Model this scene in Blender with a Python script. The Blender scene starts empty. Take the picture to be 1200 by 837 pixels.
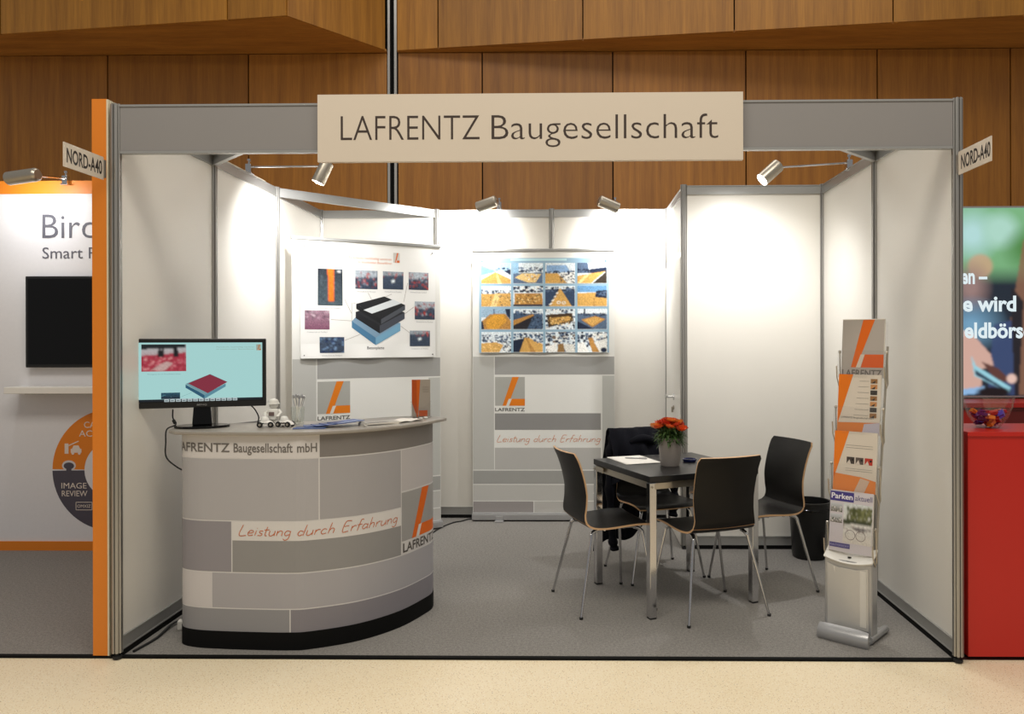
import bpy, bmesh, math, random
import numpy as np
from mathutils import Vector, Matrix, Euler, Quaternion
PI = math.pi
random.seed(7)
SC = bpy.context.scene
COL = SC.collection

# ---------------------------------------------------------------- camera
cam_d = bpy.data.cameras.new('camera'); cam = bpy.data.objects.new('camera', cam_d); COL.objects.link(cam)
cam_d.sensor_width = 36.0; cam_d.sensor_fit = 'HORIZONTAL'
cam_d.lens = 916.14 * 36 / 1200
cam_d.shift_x = -60.69 / 1200; cam_d.shift_y = -17.46 / 1200
cam_d.clip_start = .05; cam_d.clip_end = 100
_rt = Vector((0.99987096, 0.01589883, -0.0023)); _up = Vector((0.0022965, 0.00023654, 0.9999973)); _bk = _rt.cross(_up)
M = Matrix((_rt, _up, _bk)).transposed().to_4x4(); M.translation = Vector((2.08212, -3.50973, 1.42695))
cam.matrix_world = M
SC.camera = cam
# ---------------------------------------------------------------- world, hall light, exposure
SC.view_settings.view_transform = 'Standard'; SC.view_settings.look = 'None'
SC.view_settings.gamma = 1.0; SC.view_settings.use_curve_mapping = False
SC.view_settings.exposure = 0.0
w = bpy.data.worlds.new('hall_air'); SC.world = w; w.use_nodes = True
w.node_tree.nodes['Background'].inputs[0].default_value = (1.0, .98, .95, 1)
w.node_tree.nodes['Background'].inputs[1].default_value = 0.27
def area(name, loc, size, power, color, target):
    l = bpy.data.lights.new(name, 'AREA'); l.shape = 'RECTANGLE'; l.size, l.size_y = size; l.energy = power; l.color = color
    o = bpy.data.objects.new(name, l); COL.objects.link(o); o.location = loc
    o.rotation_euler = (Vector(target) - Vector(loc)).to_track_quat('-Z', 'Y').to_euler(); return o
area('aisle_ceiling_light', (1.8, -2.8, 6.2), (7, 1.6), 285, (1.0, .925, .80), (1.8, -1.9, 0))
area('hall_ceiling_light', (2.4, 3.0, 7.4), (8, 2.0), 150, (1.0, .94, .86), (2.4, 2.6, 0))
SPOT_COL = (1.0, .99, .975)

# ---------------------------------------------------------------- helpers: colour, materials
def s2l(c):
    c = c / 255.0
    return c / 12.92 if c <= .04045 else ((c + .055) / 1.055) ** 2.4
def RGB(r, g, b): return (s2l(r), s2l(g), s2l(b), 1.0)
MATS = {}
def mat(name, col, rough=.5, metal=0.0, noise=0.0, nscale=40, bump=0.0, bscale=200, spec=.5, emit=None, estr=0, coat=0, stretch=(1, 1, 1)):
    if name in MATS: return MATS[name]
    m = bpy.data.materials.new(name); m.use_nodes = True; nt = m.node_tree; b = nt.nodes['Principled BSDF']
    b.inputs['Base Color'].default_value = col; b.inputs['Roughness'].default_value = rough; b.inputs['Metallic'].default_value = metal
    b.inputs['Specular IOR Level'].default_value = spec; b.inputs['Coat Weight'].default_value = coat
    tc = nt.nodes.new('ShaderNodeTexCoord'); mp = nt.nodes.new('ShaderNodeMapping'); mp.inputs['Scale'].default_value = stretch
    nt.links.new(tc.outputs['Object'], mp.inputs[0])
    n = nt.nodes.new('ShaderNodeTexNoise'); n.inputs['Scale'].default_value = nscale; n.inputs['Detail'].default_value = 4
    nt.links.new(mp.outputs[0], n.inputs['Vector'])
    mx = nt.nodes.new('ShaderNodeMix'); mx.data_type = 'RGBA'
    k = noise if noise else .03
    mx.inputs[6].default_value = tuple(c * (1 - k) for c in col[:3]) + (1,); mx.inputs[7].default_value = tuple(min(1, c * (1 + k)) for c in col[:3]) + (1,)
    nt.links.new(n.outputs[0], mx.inputs[0]); nt.links.new(mx.outputs[2], b.inputs['Base Color'])
    if bump:
        n2 = nt.nodes.new('ShaderNodeTexNoise'); n2.inputs['Scale'].default_value = bscale; nt.links.new(mp.outputs[0], n2.inputs['Vector'])
        bp = nt.nodes.new('ShaderNodeBump'); bp.inputs['Strength'].default_value = bump; bp.inputs['Distance'].default_value = .003
        nt.links.new(n2.outputs[0], bp.inputs['Height']); nt.links.new(bp.outputs[0], b.inputs['Normal'])
    if emit: b.inputs['Emission Color'].default_value = emit; b.inputs['Emission Strength'].default_value = estr
    MATS[name] = m; return m
def attr_mat(name, rough=.45, emit=0.0, spec=.4, coat=0, grain=0.0):
    m = bpy.data.materials.new(name); m.use_nodes = True; nt = m.node_tree; b = nt.nodes['Principled BSDF']
    a = nt.nodes.new('ShaderNodeAttribute'); a.attribute_name = 'Col'
    if grain:
        tc = nt.nodes.new('ShaderNodeTexCoord'); n = nt.nodes.new('ShaderNodeTexNoise'); n.inputs['Scale'].default_value = 160; n.inputs['Detail'].default_value = 3
        nt.links.new(tc.outputs['Object'], n.inputs['Vector'])
        r = nt.nodes.new('ShaderNodeMapRange'); r.inputs[1].default_value = .3; r.inputs[2].default_value = .7; r.inputs[3].default_value = 1 - grain; r.inputs[4].default_value = 1 + grain
        nt.links.new(n.outputs[0], r.inputs[0])
        mx = nt.nodes.new('ShaderNodeVectorMath'); mx.operation = 'SCALE'; nt.links.new(a.outputs['Color'], mx.inputs[0]); nt.links.new(r.outputs[0], mx.inputs['Scale'])
        out = mx.outputs[0]
    else: out = a.outputs['Color']
    if emit:
        nt.links.new(out, b.inputs['Emission Color']); b.inputs['Emission Strength'].default_value = emit; b.inputs['Base Color'].default_value = (.01, .01, .01, 1)
    else: nt.links.new(out, b.inputs['Base Color'])
    b.inputs['Roughness'].default_value = rough; b.inputs['Specular IOR Level'].default_value = spec; b.inputs['Coat Weight'].default_value = coat
    return m
def wood_mat(name, c1, c2, rotz=0, sc=(9, 9, .35), rough=.45):
    m = bpy.data.materials.new(name); m.use_nodes = True; nt = m.node_tree; b = nt.nodes['Principled BSDF']; L = nt.links.new
    tc = nt.nodes.new('ShaderNodeTexCoord'); oi = nt.nodes.new('ShaderNodeObjectInfo')
    mp = nt.nodes.new('ShaderNodeMapping'); mp.inputs['Scale'].default_value = sc; mp.inputs['Rotation'].default_value = (0, 0, rotz)
    ad = nt.nodes.new('ShaderNodeVectorMath'); ad.operation = 'ADD'; cm = nt.nodes.new('ShaderNodeCombineXYZ')
    ml = nt.nodes.new('ShaderNodeMath'); ml.operation = 'MULTIPLY'; ml.inputs[1].default_value = 37; L(oi.outputs['Random'], ml.inputs[0]); L(ml.outputs[0], cm.inputs[0]); L(ml.outputs[0], cm.inputs[2])
    L(tc.outputs['Object'], mp.inputs[0]); L(mp.outputs[0], ad.inputs[0]); L(cm.outputs[0], ad.inputs[1])
    n = nt.nodes.new('ShaderNodeTexNoise'); n.inputs['Scale'].default_value = 1.2; n.inputs['Detail'].default_value = 7; n.inputs['Roughness'].default_value = .62; n.inputs['Distortion'].default_value = .35
    L(ad.outputs[0], n.inputs['Vector'])
    n2 = nt.nodes.new('ShaderNodeTexNoise'); n2.inputs['Scale'].default_value = 9; n2.inputs['Detail'].default_value = 3; L(ad.outputs[0], n2.inputs['Vector'])
    av = nt.nodes.new('ShaderNodeMix'); av.inputs[0].default_value = .3; L(n.outputs[0], av.inputs[2]); L(n2.outputs[0], av.inputs[3])
    cr = nt.nodes.new('ShaderNodeValToRGB'); cr.color_ramp.elements[0].position = .34; cr.color_ramp.elements[1].position = .66
    cr.color_ramp.elements[0].color = c1; cr.color_ramp.elements[1].color = c2; L(av.outputs[0], cr.inputs[0])
    mr = nt.nodes.new('ShaderNodeMapRange'); mr.inputs[3].default_value = .86; mr.inputs[4].default_value = 1.12; L(oi.outputs['Random'], mr.inputs[0])
    sm = nt.nodes.new('ShaderNodeVectorMath'); sm.operation = 'SCALE'; L(cr.outputs[0], sm.inputs[0]); L(mr.outputs[0], sm.inputs['Scale'])
    L(sm.outputs[0], b.inputs['Base Color']); b.inputs['Roughness'].default_value = rough
    return m
def clear_mat(name, tint=(1, 1, 1, 1), gl=.10):
    m = bpy.data.materials.new(name); m.use_nodes = True; nt = m.node_tree; nt.nodes.clear(); L = nt.links.new
    o = nt.nodes.new('ShaderNodeOutputMaterial'); t = nt.nodes.new('ShaderNodeBsdfTransparent'); g = nt.nodes.new('ShaderNodeBsdfGlossy')
    t.inputs[0].default_value = tint; g.inputs['Roughness'].default_value = .05
    fr = nt.nodes.new('ShaderNodeLayerWeight'); fr.inputs[0].default_value = .5; ad = nt.nodes.new('ShaderNodeMath'); ad.operation = 'ADD'; ad.inputs[1].default_value = gl; ad.use_clamp = True
    mx = nt.nodes.new('ShaderNodeMixShader'); pw = nt.nodes.new('ShaderNodeMath'); pw.operation = 'POWER'; pw.inputs[1].default_value = 3.5; L(fr.outputs['Facing'], pw.inputs[0]); hf = nt.nodes.new('ShaderNodeMath'); hf.operation = 'MULTIPLY'; hf.inputs[1].default_value = .5; L(pw.outputs[0], hf.inputs[0]); L(hf.outputs[0], ad.inputs[0]); L(ad.outputs[0], mx.inputs[0]); L(t.outputs[0], mx.inputs[1]); L(g.outputs[0], mx.inputs[2]); L(mx.outputs[0], o.inputs[0])
    return m
def terrazzo():
    m = bpy.data.materials.new('terrazzo'); m.use_nodes = True; nt = m.node_tree; b = nt.nodes['Principled BSDF']; L = nt.links.new
    tc = nt.nodes.new('ShaderNodeTexCoord'); cur = None
    base = nt.nodes.new('ShaderNodeTexNoise'); base.inputs['Scale'].default_value = 1.7; base.inputs['Detail'].default_value = 5; L(tc.outputs['Object'], base.inputs['Vector'])
    mx = nt.nodes.new('ShaderNodeMix'); mx.data_type = 'RGBA'; mx.inputs[6].default_value = RGB(234, 216, 180); mx.inputs[7].default_value = RGB(246, 232, 204); L(base.outputs[0], mx.inputs[0]); cur = mx.outputs[2]
    for sc, th, col in ((95, .22, RGB(214, 186, 140)), (80, .13, RGB(170, 134, 86)), (50, .085, RGB(100, 76, 50)), (90, .2, RGB(250, 242, 224))):
        v = nt.nodes.new('ShaderNodeTexVoronoi'); v.inputs['Scale'].default_value = sc; L(tc.outputs['Object'], v.inputs['Vector'])
        lt = nt.nodes.new('ShaderNodeMath'); lt.operation = 'LESS_THAN'; lt.inputs[1].default_value = th; L(v.outputs['Distance'], lt.inputs[0])
        m2 = nt.nodes.new('ShaderNodeMix'); m2.data_type = 'RGBA'; L(lt.outputs[0], m2.inputs[0]); L(cur, m2.inputs[6]); m2.inputs[7].default_value = col; cur = m2.outputs[2]
    L(cur, b.inputs['Base Color']); b.inputs['Roughness'].default_value = .42
    return m
def carpet_mat():
    m = bpy.data.materials.new('grey_carpet'); m.use_nodes = True; nt = m.node_tree; b = nt.nodes['Principled BSDF']; L = nt.links.new
    tc = nt.nodes.new('ShaderNodeTexCoord')
    n1 = nt.nodes.new('ShaderNodeTexNoise'); n1.inputs['Scale'].default_value = 260; n1.inputs['Detail'].default_value = 3; L(tc.outputs['Object'], n1.inputs['Vector'])
    n2 = nt.nodes.new('ShaderNodeTexNoise'); n2.inputs['Scale'].default_value = 75; n2.inputs['Detail'].default_value = 6; n2.inputs['Roughness'].default_value = .75; L(tc.outputs['Object'], n2.inputs['Vector'])
    av = nt.nodes.new('ShaderNodeMix'); av.inputs[0].default_value = .45; L(n1.outputs[0], av.inputs[2]); L(n2.outputs[0], av.inputs[3])
    cr = nt.nodes.new('ShaderNodeValToRGB'); cr.color_ramp.elements[0].position = .36; cr.color_ramp.elements[1].position = .64
    cr.color_ramp.elements[0].color = RGB(100, 98, 95); cr.color_ramp.elements[1].color = RGB(158, 154, 149); L(av.outputs[0], cr.inputs[0]); L(cr.outputs[0], b.inputs['Base Color'])
    b.inputs['Roughness'].default_value = .95; b.inputs['Specular IOR Level'].default_value = .1
    bp = nt.nodes.new('ShaderNodeBump'); bp.inputs['Strength'].default_value = .5; bp.inputs['Distance'].default_value = .004; L(n1.outputs[0], bp.inputs['Height']); L(bp.outputs[0], b.inputs['Normal'])
    return m
m_wall = mat('white_laminate', RGB(224, 221, 214), .38, noise=.015, nscale=3)
m_alu = mat('anodised_aluminium', RGB(172, 170, 166), .34, .75, noise=.03, nscale=60, stretch=(1, 1, .02))
m_alu2 = mat('rail_aluminium', RGB(172, 172, 170), .38, .6, noise=.03, nscale=30)
m_fascia = mat('grey_fascia', RGB(142, 139, 138), .5, .15, noise=.02, nscale=5)
m_sign = mat('cream_sign_board', RGB(214, 202, 186), .55, noise=.01, nscale=4)
m_black = mat('black_plastic', RGB(16, 16, 17), .35)
m_gloss = mat('gloss_black_plastic', RGB(6, 6, 7), .15, spec=.3)
m_blackmat = mat('matt_black', RGB(10, 10, 10), .85, spec=.2)
m_rubber = mat('black_rubber', RGB(22, 22, 22), .7)
m_chrome = mat('chrome', RGB(205, 205, 207), .12, 1.0)
m_steel = mat('brushed_nickel', RGB(190, 182, 168), .32, .9, noise=.05, nscale=80)
m_silver = mat('silver_plastic', RGB(172, 172, 173), .3, .45)
m_orange = mat('orange_panel', RGB(222, 128, 30), .45, noise=.02, nscale=4)
m_edge = mat('raw_board_edge', RGB(216, 206, 180), .6)
m_red = mat('red_lacquer', RGB(190, 30, 20), .35, noise=.02, nscale=3)
m_white = mat('white_plastic', RGB(232, 230, 224), .35)
m_ceramic = mat('grey_flower_pot', RGB(168, 160, 154), .55)
m_seat = mat('black_laminate', RGB(15, 13, 11), .42, noise=.12, nscale=20, stretch=(1, 1, .15), spec=.28)
m_birch = mat('birch_ply_edge', RGB(196, 158, 118), .5, noise=.12, nscale=160)
m_table = mat('black_wood_laminate', RGB(22, 22, 24), .32, noise=.15, nscale=25, stretch=(.2, 4, 1))
m_paper = mat('white_paper', RGB(236, 232, 224), .6)
m_cloth = mat('navy_cloth', RGB(11, 12, 20), .9, noise=.2, nscale=60, bump=.4, bscale=300, spec=.15)
m_worktop = mat('grey_worktop', RGB(152, 146, 138), .35, noise=.04, nscale=30)
m_terr = terrazzo(); m_carpet = carpet_mat()
m_print = attr_mat('printed_film', .5)
m_photo = attr_mat('printed_photo', .35, grain=.25)
m_paperprint = attr_mat('printed_paper', .3)
m_screen = attr_mat('lit_screen', .2, emit=.78)
m_lightbox = attr_mat('backlit_fabric', .5, emit=1.0)
m_wood = wood_mat('wall_veneer', RGB(132, 82, 24), RGB(172, 114, 38))
m_wood_up = wood_mat('upper_wall_veneer', RGB(150, 98, 30), RGB(192, 132, 46))
m_wood_soffit = wood_mat('soffit_veneer_brightened', RGB(156, 100, 36), RGB(200, 138, 60), rotz=math.radians(42), sc=(.7, 6, 6))  # same veneer as the wall, coloured brighter to offset the shade under the fold
m_acrylic = clear_mat('clear_acrylic', (.99, .99, .99, 1), .03)
m_glass = clear_mat('clear_glass', (.97, .98, .97, 1), .04)
m_bulb = mat('lamp_lens', (1, 1, 1, 1), .3, emit=(1, .97, .9, 1), estr=14)

# ---------------------------------------------------------------- helpers: geometry
class MB:
    def __init__(s): s.v = []; s.f = []; s.mi = []; s.k = 0
    def add(s, vs, fs):
        n = len(s.v); s.v += [tuple(v) for v in vs]; s.f += [tuple(i + n for i in f) for f in fs]; s.mi += [s.k] * len(fs); return s
    def box(s, c, d, rot=None):
        R = rot.to_matrix() if rot is not None else Matrix.Identity(3)
        vs = [Vector(c) + R @ Vector((x * d[0] / 2, y * d[1] / 2, z * d[2] / 2)) for x in (-1, 1) for y in (-1, 1) for z in (-1, 1)]
        return s.add(vs, [(0, 1, 3, 2), (4, 6, 7, 5), (0, 4, 5, 1), (2, 3, 7, 6), (0, 2, 6, 4), (1, 5, 7, 3)])
    def bb(s, a, b): return s.box([(a[i] + b[i]) / 2 for i in range(3)], [abs(b[i] - a[i]) for i in range(3)])
    def tube(s, path, r, n=10, cap=True, flat=1.0):
        P = [Vector(p) for p in path]; m = len(P); rs = r if isinstance(r, (list, tuple)) else [r] * m
        T = [(P[min(i + 1, m - 1)] - P[max(i - 1, 0)]).normalized() for i in range(m)]
        ref = Vector((0, 0, 1)) if abs(T[0].z) < .9 else Vector((1, 0, 0))
        U = T[0].cross(ref).normalized(); vs = []
        for i in range(m):
            if i: U = (U - T[i] * U.dot(T[i])).normalized()
            V = T[i].cross(U)
            for k in range(n):
                a = 2 * PI * k / n; vs.append(P[i] + (U * math.cos(a) + V * math.sin(a) * flat) * rs[i])
        fs = [(i * n + k, i * n + (k + 1) % n, (i + 1) * n + (k + 1) % n, (i + 1) * n + k) for i in range(m - 1) for k in range(n)]
        if cap: fs += [tuple(range(n))[::-1], tuple((m - 1) * n + k for k in range(n))]
        return s.add(vs, fs)
    def lathe(s, prof, n=24, c=(0, 0, 0), rot=None):
        R = rot.to_matrix() if rot is not None else Matrix.Identity(3); C = Vector(c); vs = []
        for r, z in prof:
            for k in range(n):
                a = 2 * PI * k / n; vs.append(C + R @ Vector((r * math.cos(a), r * math.sin(a), z)))
        m = len(prof); fs = [(i * n + k, i * n + (k + 1) % n, (i + 1) * n + (k + 1) % n, (i + 1) * n + k) for i in range(m - 1) for k in range(n)]
        if prof[0][0] > 1e-6: fs.append(tuple(range(n))[::-1])
        if prof[-1][0] > 1e-6: fs.append(tuple((m - 1) * n + k for k in range(n)))
        return s.add(vs, fs)
    def prism(s, poly, z0, z1):
        n = len(poly); vs = [(x, y, z0) for x, y in poly] + [(x, y, z1) for x, y in poly]
        return s.add(vs, [tuple(range(n))[::-1], tuple(range(n, 2 * n))] + [(i, (i + 1) % n, (i + 1) % n + n, i + n) for i in range(n)])
    def grid(s, fn, nu, nv, th=0.0):
        """surface fn(i/nu, j/nv) -> point; optional thickness along its normal"""
        A = [[Vector(fn(i / nu, j / nv)) for j in range(nv + 1)] for i in range(nu + 1)]
        if th:
            B = []
            for i in range(nu + 1):
                row = []
                for j in range(nv + 1):
                    du = A[min(i + 1, nu)][j] - A[max(i - 1, 0)][j]; dv = A[i][min(j + 1, nv)] - A[i][max(j - 1, 0)]
                    row.append(A[i][j] + du.cross(dv).normalized() * th)
                B.append(row)
        W = nv + 1; vs = [p for r in A for p in r]; fs = [(i * W + j, (i + 1) * W + j, (i + 1) * W + j + 1, i * W + j + 1) for i in range(nu) for j in range(nv)]
        if th:
            o = len(vs); vs += [p for r in B for p in r]; fs = [f[::-1] for f in fs] + [tuple(x + o for x in f) for f in fs]
            k0 = s.k; s.add(vs, fs); base = len(s.v) - len(vs)
            e = [(i, 0) for i in range(nu + 1)] + [(nu, j) for j in range(1, nv + 1)] + [(i, nv) for i in range(nu - 1, -1, -1)] + [(0, j) for j in range(nv - 1, 0, -1)]
            ix = [a * W + b for a, b in e]; n = len(ix); s.k = k0 + s.edge_k if hasattr(s, 'edge_k') else k0
            for q in range(n):
                a, b = ix[q], ix[(q + 1) % n]; s.f.append((base + a, base + b, base + b + o, base + a + o)); s.mi.append(s.k)
            s.k = k0; return s
        return s.add(vs, fs)
    def build(s, name, m, parent=None, smooth=False, bevel=0, loc=None):
        me = bpy.data.meshes.new(name); me.from_pydata(s.v, [], s.f)
        ms = m if isinstance(m, (list, tuple)) else [m]
        for x in ms: me.materials.append(x)
        if len(ms) > 1: me.polygons.foreach_set('material_index', s.mi)
        bm = bmesh.new(); bm.from_mesh(me); bmesh.ops.recalc_face_normals(bm, faces=bm.faces); bm.to_mesh(me); bm.free()
        if smooth:
            me.polygons.foreach_set('use_smooth', [True] * len(me.polygons))
            try: me.set_sharp_from_angle(angle=math.radians(40))
            except Exception: pass
        me.update()
        o = bpy.data.objects.new(name, me); COL.objects.link(o)
        if parent: o.parent = parent
        if loc: o.location = loc
        if bevel:
            b = o.modifiers.new('bevel', 'BEVEL'); b.width = bevel; b.segments = 2; b.limit_method = 'ANGLE'
        return o
def tag(o, label=None, cat=None, group=None, kind=None):
    if label: o['label'] = label
    if cat: o['category'] = cat
    if group: o['group'] = group
    if kind: o['kind'] = kind
    return o
def thing(name, label, cat, loc=(0, 0, 0), rz=0, group=None, kind=None):
    o = bpy.data.objects.new(name, None); COL.objects.link(o); o.empty_display_size = .1; o.location = loc; o.rotation_euler = (0, 0, rz)
    return tag(o, label, cat, group, kind)
def copy_mesh_obj(src, parent, loc=None, rot=None):
    c = src.copy(); COL.objects.link(c); c.parent = parent
    if loc is not None: c.location = loc
    if rot is not None: c.rotation_euler = rot
    return c
def copy_tree(o, parent=None):
    c = o.copy(); COL.objects.link(c); c.parent = parent
    for ch in list(o.children): copy_tree(ch, c)
    return c
def spline(pts, n=8):
    p = [Vector(a) for a in pts]; p = [2 * p[0] - p[1]] + p + [2 * p[-1] - p[-2]]; out = []
    for i in range(1, len(p) - 2):
        for k in range(n):
            t = k / n; a, b, c, d = p[i - 1:i + 3]
            out.append(.5 * ((2 * b) + (c - a) * t + (2 * a - 5 * b + 4 * c - d) * t * t + (3 * b - a - 3 * c + d) * t ** 3))
    out.append(p[-2]); return out

# ---------------------------------------------------------------- helpers: flat print (vertex coloured film)
_tc = {}
def text2d(body, bold=0.0):
    key = (body, bold)
    if key not in _tc:
        cu = bpy.data.curves.new('t', 'FONT'); cu.body = body; cu.size = 1; cu.offset = bold; cu.resolution_u = 3; cu.fill_mode = 'BOTH'
        ob = bpy.data.objects.new('t', cu); COL.objects.link(ob)
        dg = bpy.context.evaluated_depsgraph_get(); me = bpy.data.meshes.new_from_object(ob.evaluated_get(dg))
        vs = [(v.co.x, v.co.y) for v in me.vertices]; fs = [tuple(p.vertices) for p in me.polygons]
        bpy.data.objects.remove(ob); bpy.data.curves.remove(cu); bpy.data.meshes.remove(me); _tc[key] = (vs, fs)
    return _tc[key]
CAPH = max(v[1] for v in text2d('H')[0])
GLY = {  # handwriting strokes, x-height .5
 'L': ([[(.12, 1.0), (.02, .05), (.45, .02)]], .5), 'E': ([[(.5, .98), (.16, .93), (.08, .02), (.42, .04)], [(.12, .5), (.4, .54)]], .55),
 'e': ([[(.04, .25), (.32, .30), (.3, .47), (.14, .48), (.03, .25), (.12, .02), (.36, .08)]], .42), 'i': ([[(.08, .48), (.06, .03)], [(.1, .68), (.11, .72)]], .2),
 's': ([[(.3, .45), (.12, .45), (.1, .3), (.26, .2), (.24, .04), (.02, .04)]], .36), 't': ([[(.14, .85), (.1, .1), (.22, .02)], [(.0, .55), (.3, .57)]], .3),
 'u': ([[(.05, .48), (.04, .1), (.18, .01), (.34, .2), (.36, .48)], [(.36, .48), (.36, .02)]], .46), 'n': ([[(.05, .48), (.04, .02)], [(.04, .25), (.2, .48), (.34, .38), (.34, .02)]], .45),
 'g': ([[(.34, .42), (.16, .48), (.04, .25), (.14, .03), (.32, .15)], [(.36, .46), (.33, -.2), (.16, -.38), (.02, -.26)]], .46), 'd': ([[(.32, .38), (.14, .46), (.03, .2), (.14, .02), (.3, .12)], [(.42, 1.0), (.34, .02)]], .48),
 'r': ([[(.06, .48), (.04, .02)], [(.05, .25), (.18, .46), (.32, .46)]], .36), 'c': ([[(.32, .42), (.16, .48), (.03, .24), (.14, .02), (.34, .08)]], .42),
 'h': ([[(.12, 1.0), (.03, .02)], [(.05, .28), (.2, .48), (.34, .38), (.32, .02)]], .46), 'f': ([[(.36, .92), (.24, .98), (.16, .7), (.08, -.05)], [(.02, .5), (.32, .52)]], .34),
 'a': ([[(.34, .4), (.16, .48), (.03, .22), (.14, .02), (.32, .2)], [(.36, .48), (.36, .02)]], .46), ' ': ([], .32)}
class Print:
    def __init__(s): s.v = []; s.f = []; s.c = []
    def _add(s, vs, fs, cols, per_vertex=False):
        n = len(s.v); s.v += vs
        for f in fs:
            s.f.append(tuple(i + n for i in f)); s.c += [cols[i] for i in f] if per_vertex else [cols] * len(f)
    def rect(s, u0, v0, u1, v1, col, h=0, nu=1):
        nu = max(1, nu); vs = []
        for i in range(nu + 1):
            u = u0 + (u1 - u0) * i / nu; vs += [(u, v0, h), (u, v1, h)]
        s._add(vs, [(2 * i, 2 * i + 2, 2 * i + 3, 2 * i + 1) for i in range(nu)], col)
    def poly(s, pts, col, h=0): s._add([(x, y, h) for x, y in pts], [tuple(range(len(pts)))], col)
    def quad(s, a, b, c, d, col, h=0, nu=8, nv=1):
        """a-b bottom edge, d-c top edge, subdivided so it follows a curved sheet"""
        vs = []
        for i in range(nu + 1):
            for j in range(nv + 1):
                s_, t_ = i / nu, j / nv; x0, y0 = a[0] + (b[0] - a[0]) * s_, a[1] + (b[1] - a[1]) * s_; x1, y1 = d[0] + (c[0] - d[0]) * s_, d[1] + (c[1] - d[1]) * s_
                vs.append((x0 + (x1 - x0) * t_, y0 + (y1 - y0) * t_, h))
        W = nv + 1; s._add(vs, [(i * W + j, (i + 1) * W + j, (i + 1) * W + j + 1, i * W + j + 1) for i in range(nu) for j in range(nv)], col)
    def ellipse(s, cx, cy, rx, ry, col, h=0, n=24): s.poly([(cx + rx * math.cos(2 * PI * k / n), cy + ry * math.sin(2 * PI * k / n)) for k in range(n)], col, h)
    def ring(s, cx, cy, r0, r1, a0, a1, col, h=0, n=24):
        vs = []
        for k in range(n + 1):
            a = a0 + (a1 - a0) * k / n; vs += [(cx + r0 * math.cos(a), cy + r0 * math.sin(a), h), (cx + r1 * math.cos(a), cy + r1 * math.sin(a), h)]
        s._add(vs, [(2 * k, 2 * k + 1, 2 * k + 3, 2 * k + 2) for k in range(n)], col)
    def line(s, pts, wd, col, h=0):
        P = [Vector(p) for p in pts]; m = len(P); vs = []
        for i in range(m):
            t = (P[min(i + 1, m - 1)] - P[max(i - 1, 0)]); t = t.normalized() if t.length else Vector((1, 0)); nn = Vector((-t.y, t.x)) * wd / 2
            vs += [(P[i].x + nn.x, P[i].y + nn.y, h), (P[i].x - nn.x, P[i].y - nn.y, h)]
        s._add(vs, [(2 * i, 2 * i + 1, 2 * i + 3, 2 * i + 2) for i in range(m - 1)], col)
    def text(s, body, x0, x1, base, cap, col, h=0, bold=0.0, shear=0.0):
        vs, fs = text2d(body, bold); a = min(v[0] for v in vs); b = max(v[0] for v in vs)
        sx = (x1 - x0) / (b - a); sy = cap / CAPH
        s._add([(x0 + (x - a) * sx + y * sy * shear, base + y * sy, h) for x, y in vs], fs, col)
    def hand(s, body, x0, x1, base, cap, col, wd, h=0, slant=.28, rise=0.0):
        tot = sum(GLY[c][1] for c in body); k = (x1 - x0) / tot; x = x0
        for c in body:
            st, adv = GLY[c]
            for p in st:
                q = [(a[0], a[1]) for a in spline(p, 5)] if len(p) > 2 else p
                s.line([(x + (a * k) + b * cap * slant, base + b * cap + rise * (x - x0)) for a, b in q], wd, col, h)
            x += adv * k
    def raster(s, img, u0, v0, u1, v1, h=0, clipv=0):
        """img: (H, W, 3) linear array, row 0 at the top; vertex interpolated"""
        H, W, _ = img.shape; vs = []; cols = []
        for j in range(H):
            for i in range(W):
                vs.append((u0 + (u1 - u0) * i / (W - 1), v1 + (v0 - v1) * j / (H - 1), h)); c = img[j, i]; cols.append((float(c[0]), float(c[1]), float(c[2]), 1))
        s._add(vs, [(j * W + i, (j + 1) * W + i, (j + 1) * W + i + 1, j * W + i + 1) for j in range(H - 1) for i in range(W - 1)], cols, True)
    def logo(s, u0, v0, u1, v1, h, bg=RGB(160, 160, 156), o=RGB(222, 122, 18)):
        """grey square with the slanted orange L"""
        W, H = u1 - u0, v1 - v0; q = lambda x, y: (u0 + x * W, v0 + y * H)
        s.rect(u0, v0, u1, v1, bg, h)
        s.poly([q(.25, 0), q(.43, 0), q(.80, 1), q(.58, 1)], o, h + 1)
        s.poly([q(.47, 0), q(1, 0), q(1, .24), q(.56, .24)], o, h + 1)
        s.poly([q(.37, 0), q(.47, 0), q(.56, .24), q(.46, .24)], RGB(214, 212, 206), h + 2)
    def build(s, name, m, parent, mapf, kind=None):
        me = bpy.data.meshes.new(name); me.from_pydata([mapf(*v) for v in s.v], [], s.f); me.materials.append(m)
        a = me.color_attributes.new('Col', 'FLOAT_COLOR', 'CORNER'); a.data.foreach_set('color', np.array(s.c, dtype=np.float32).ravel())
        me.update(); o = bpy.data.objects.new(name, me); COL.objects.link(o); o.parent = parent
        return o
LAY = .0006
def front(x0=0, y0=0, z0=0):  # print on a plane facing -y of its parent
    return lambda u, v, h: (x0 + u, y0 - .0006 - h * LAY, z0 + v)
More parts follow.
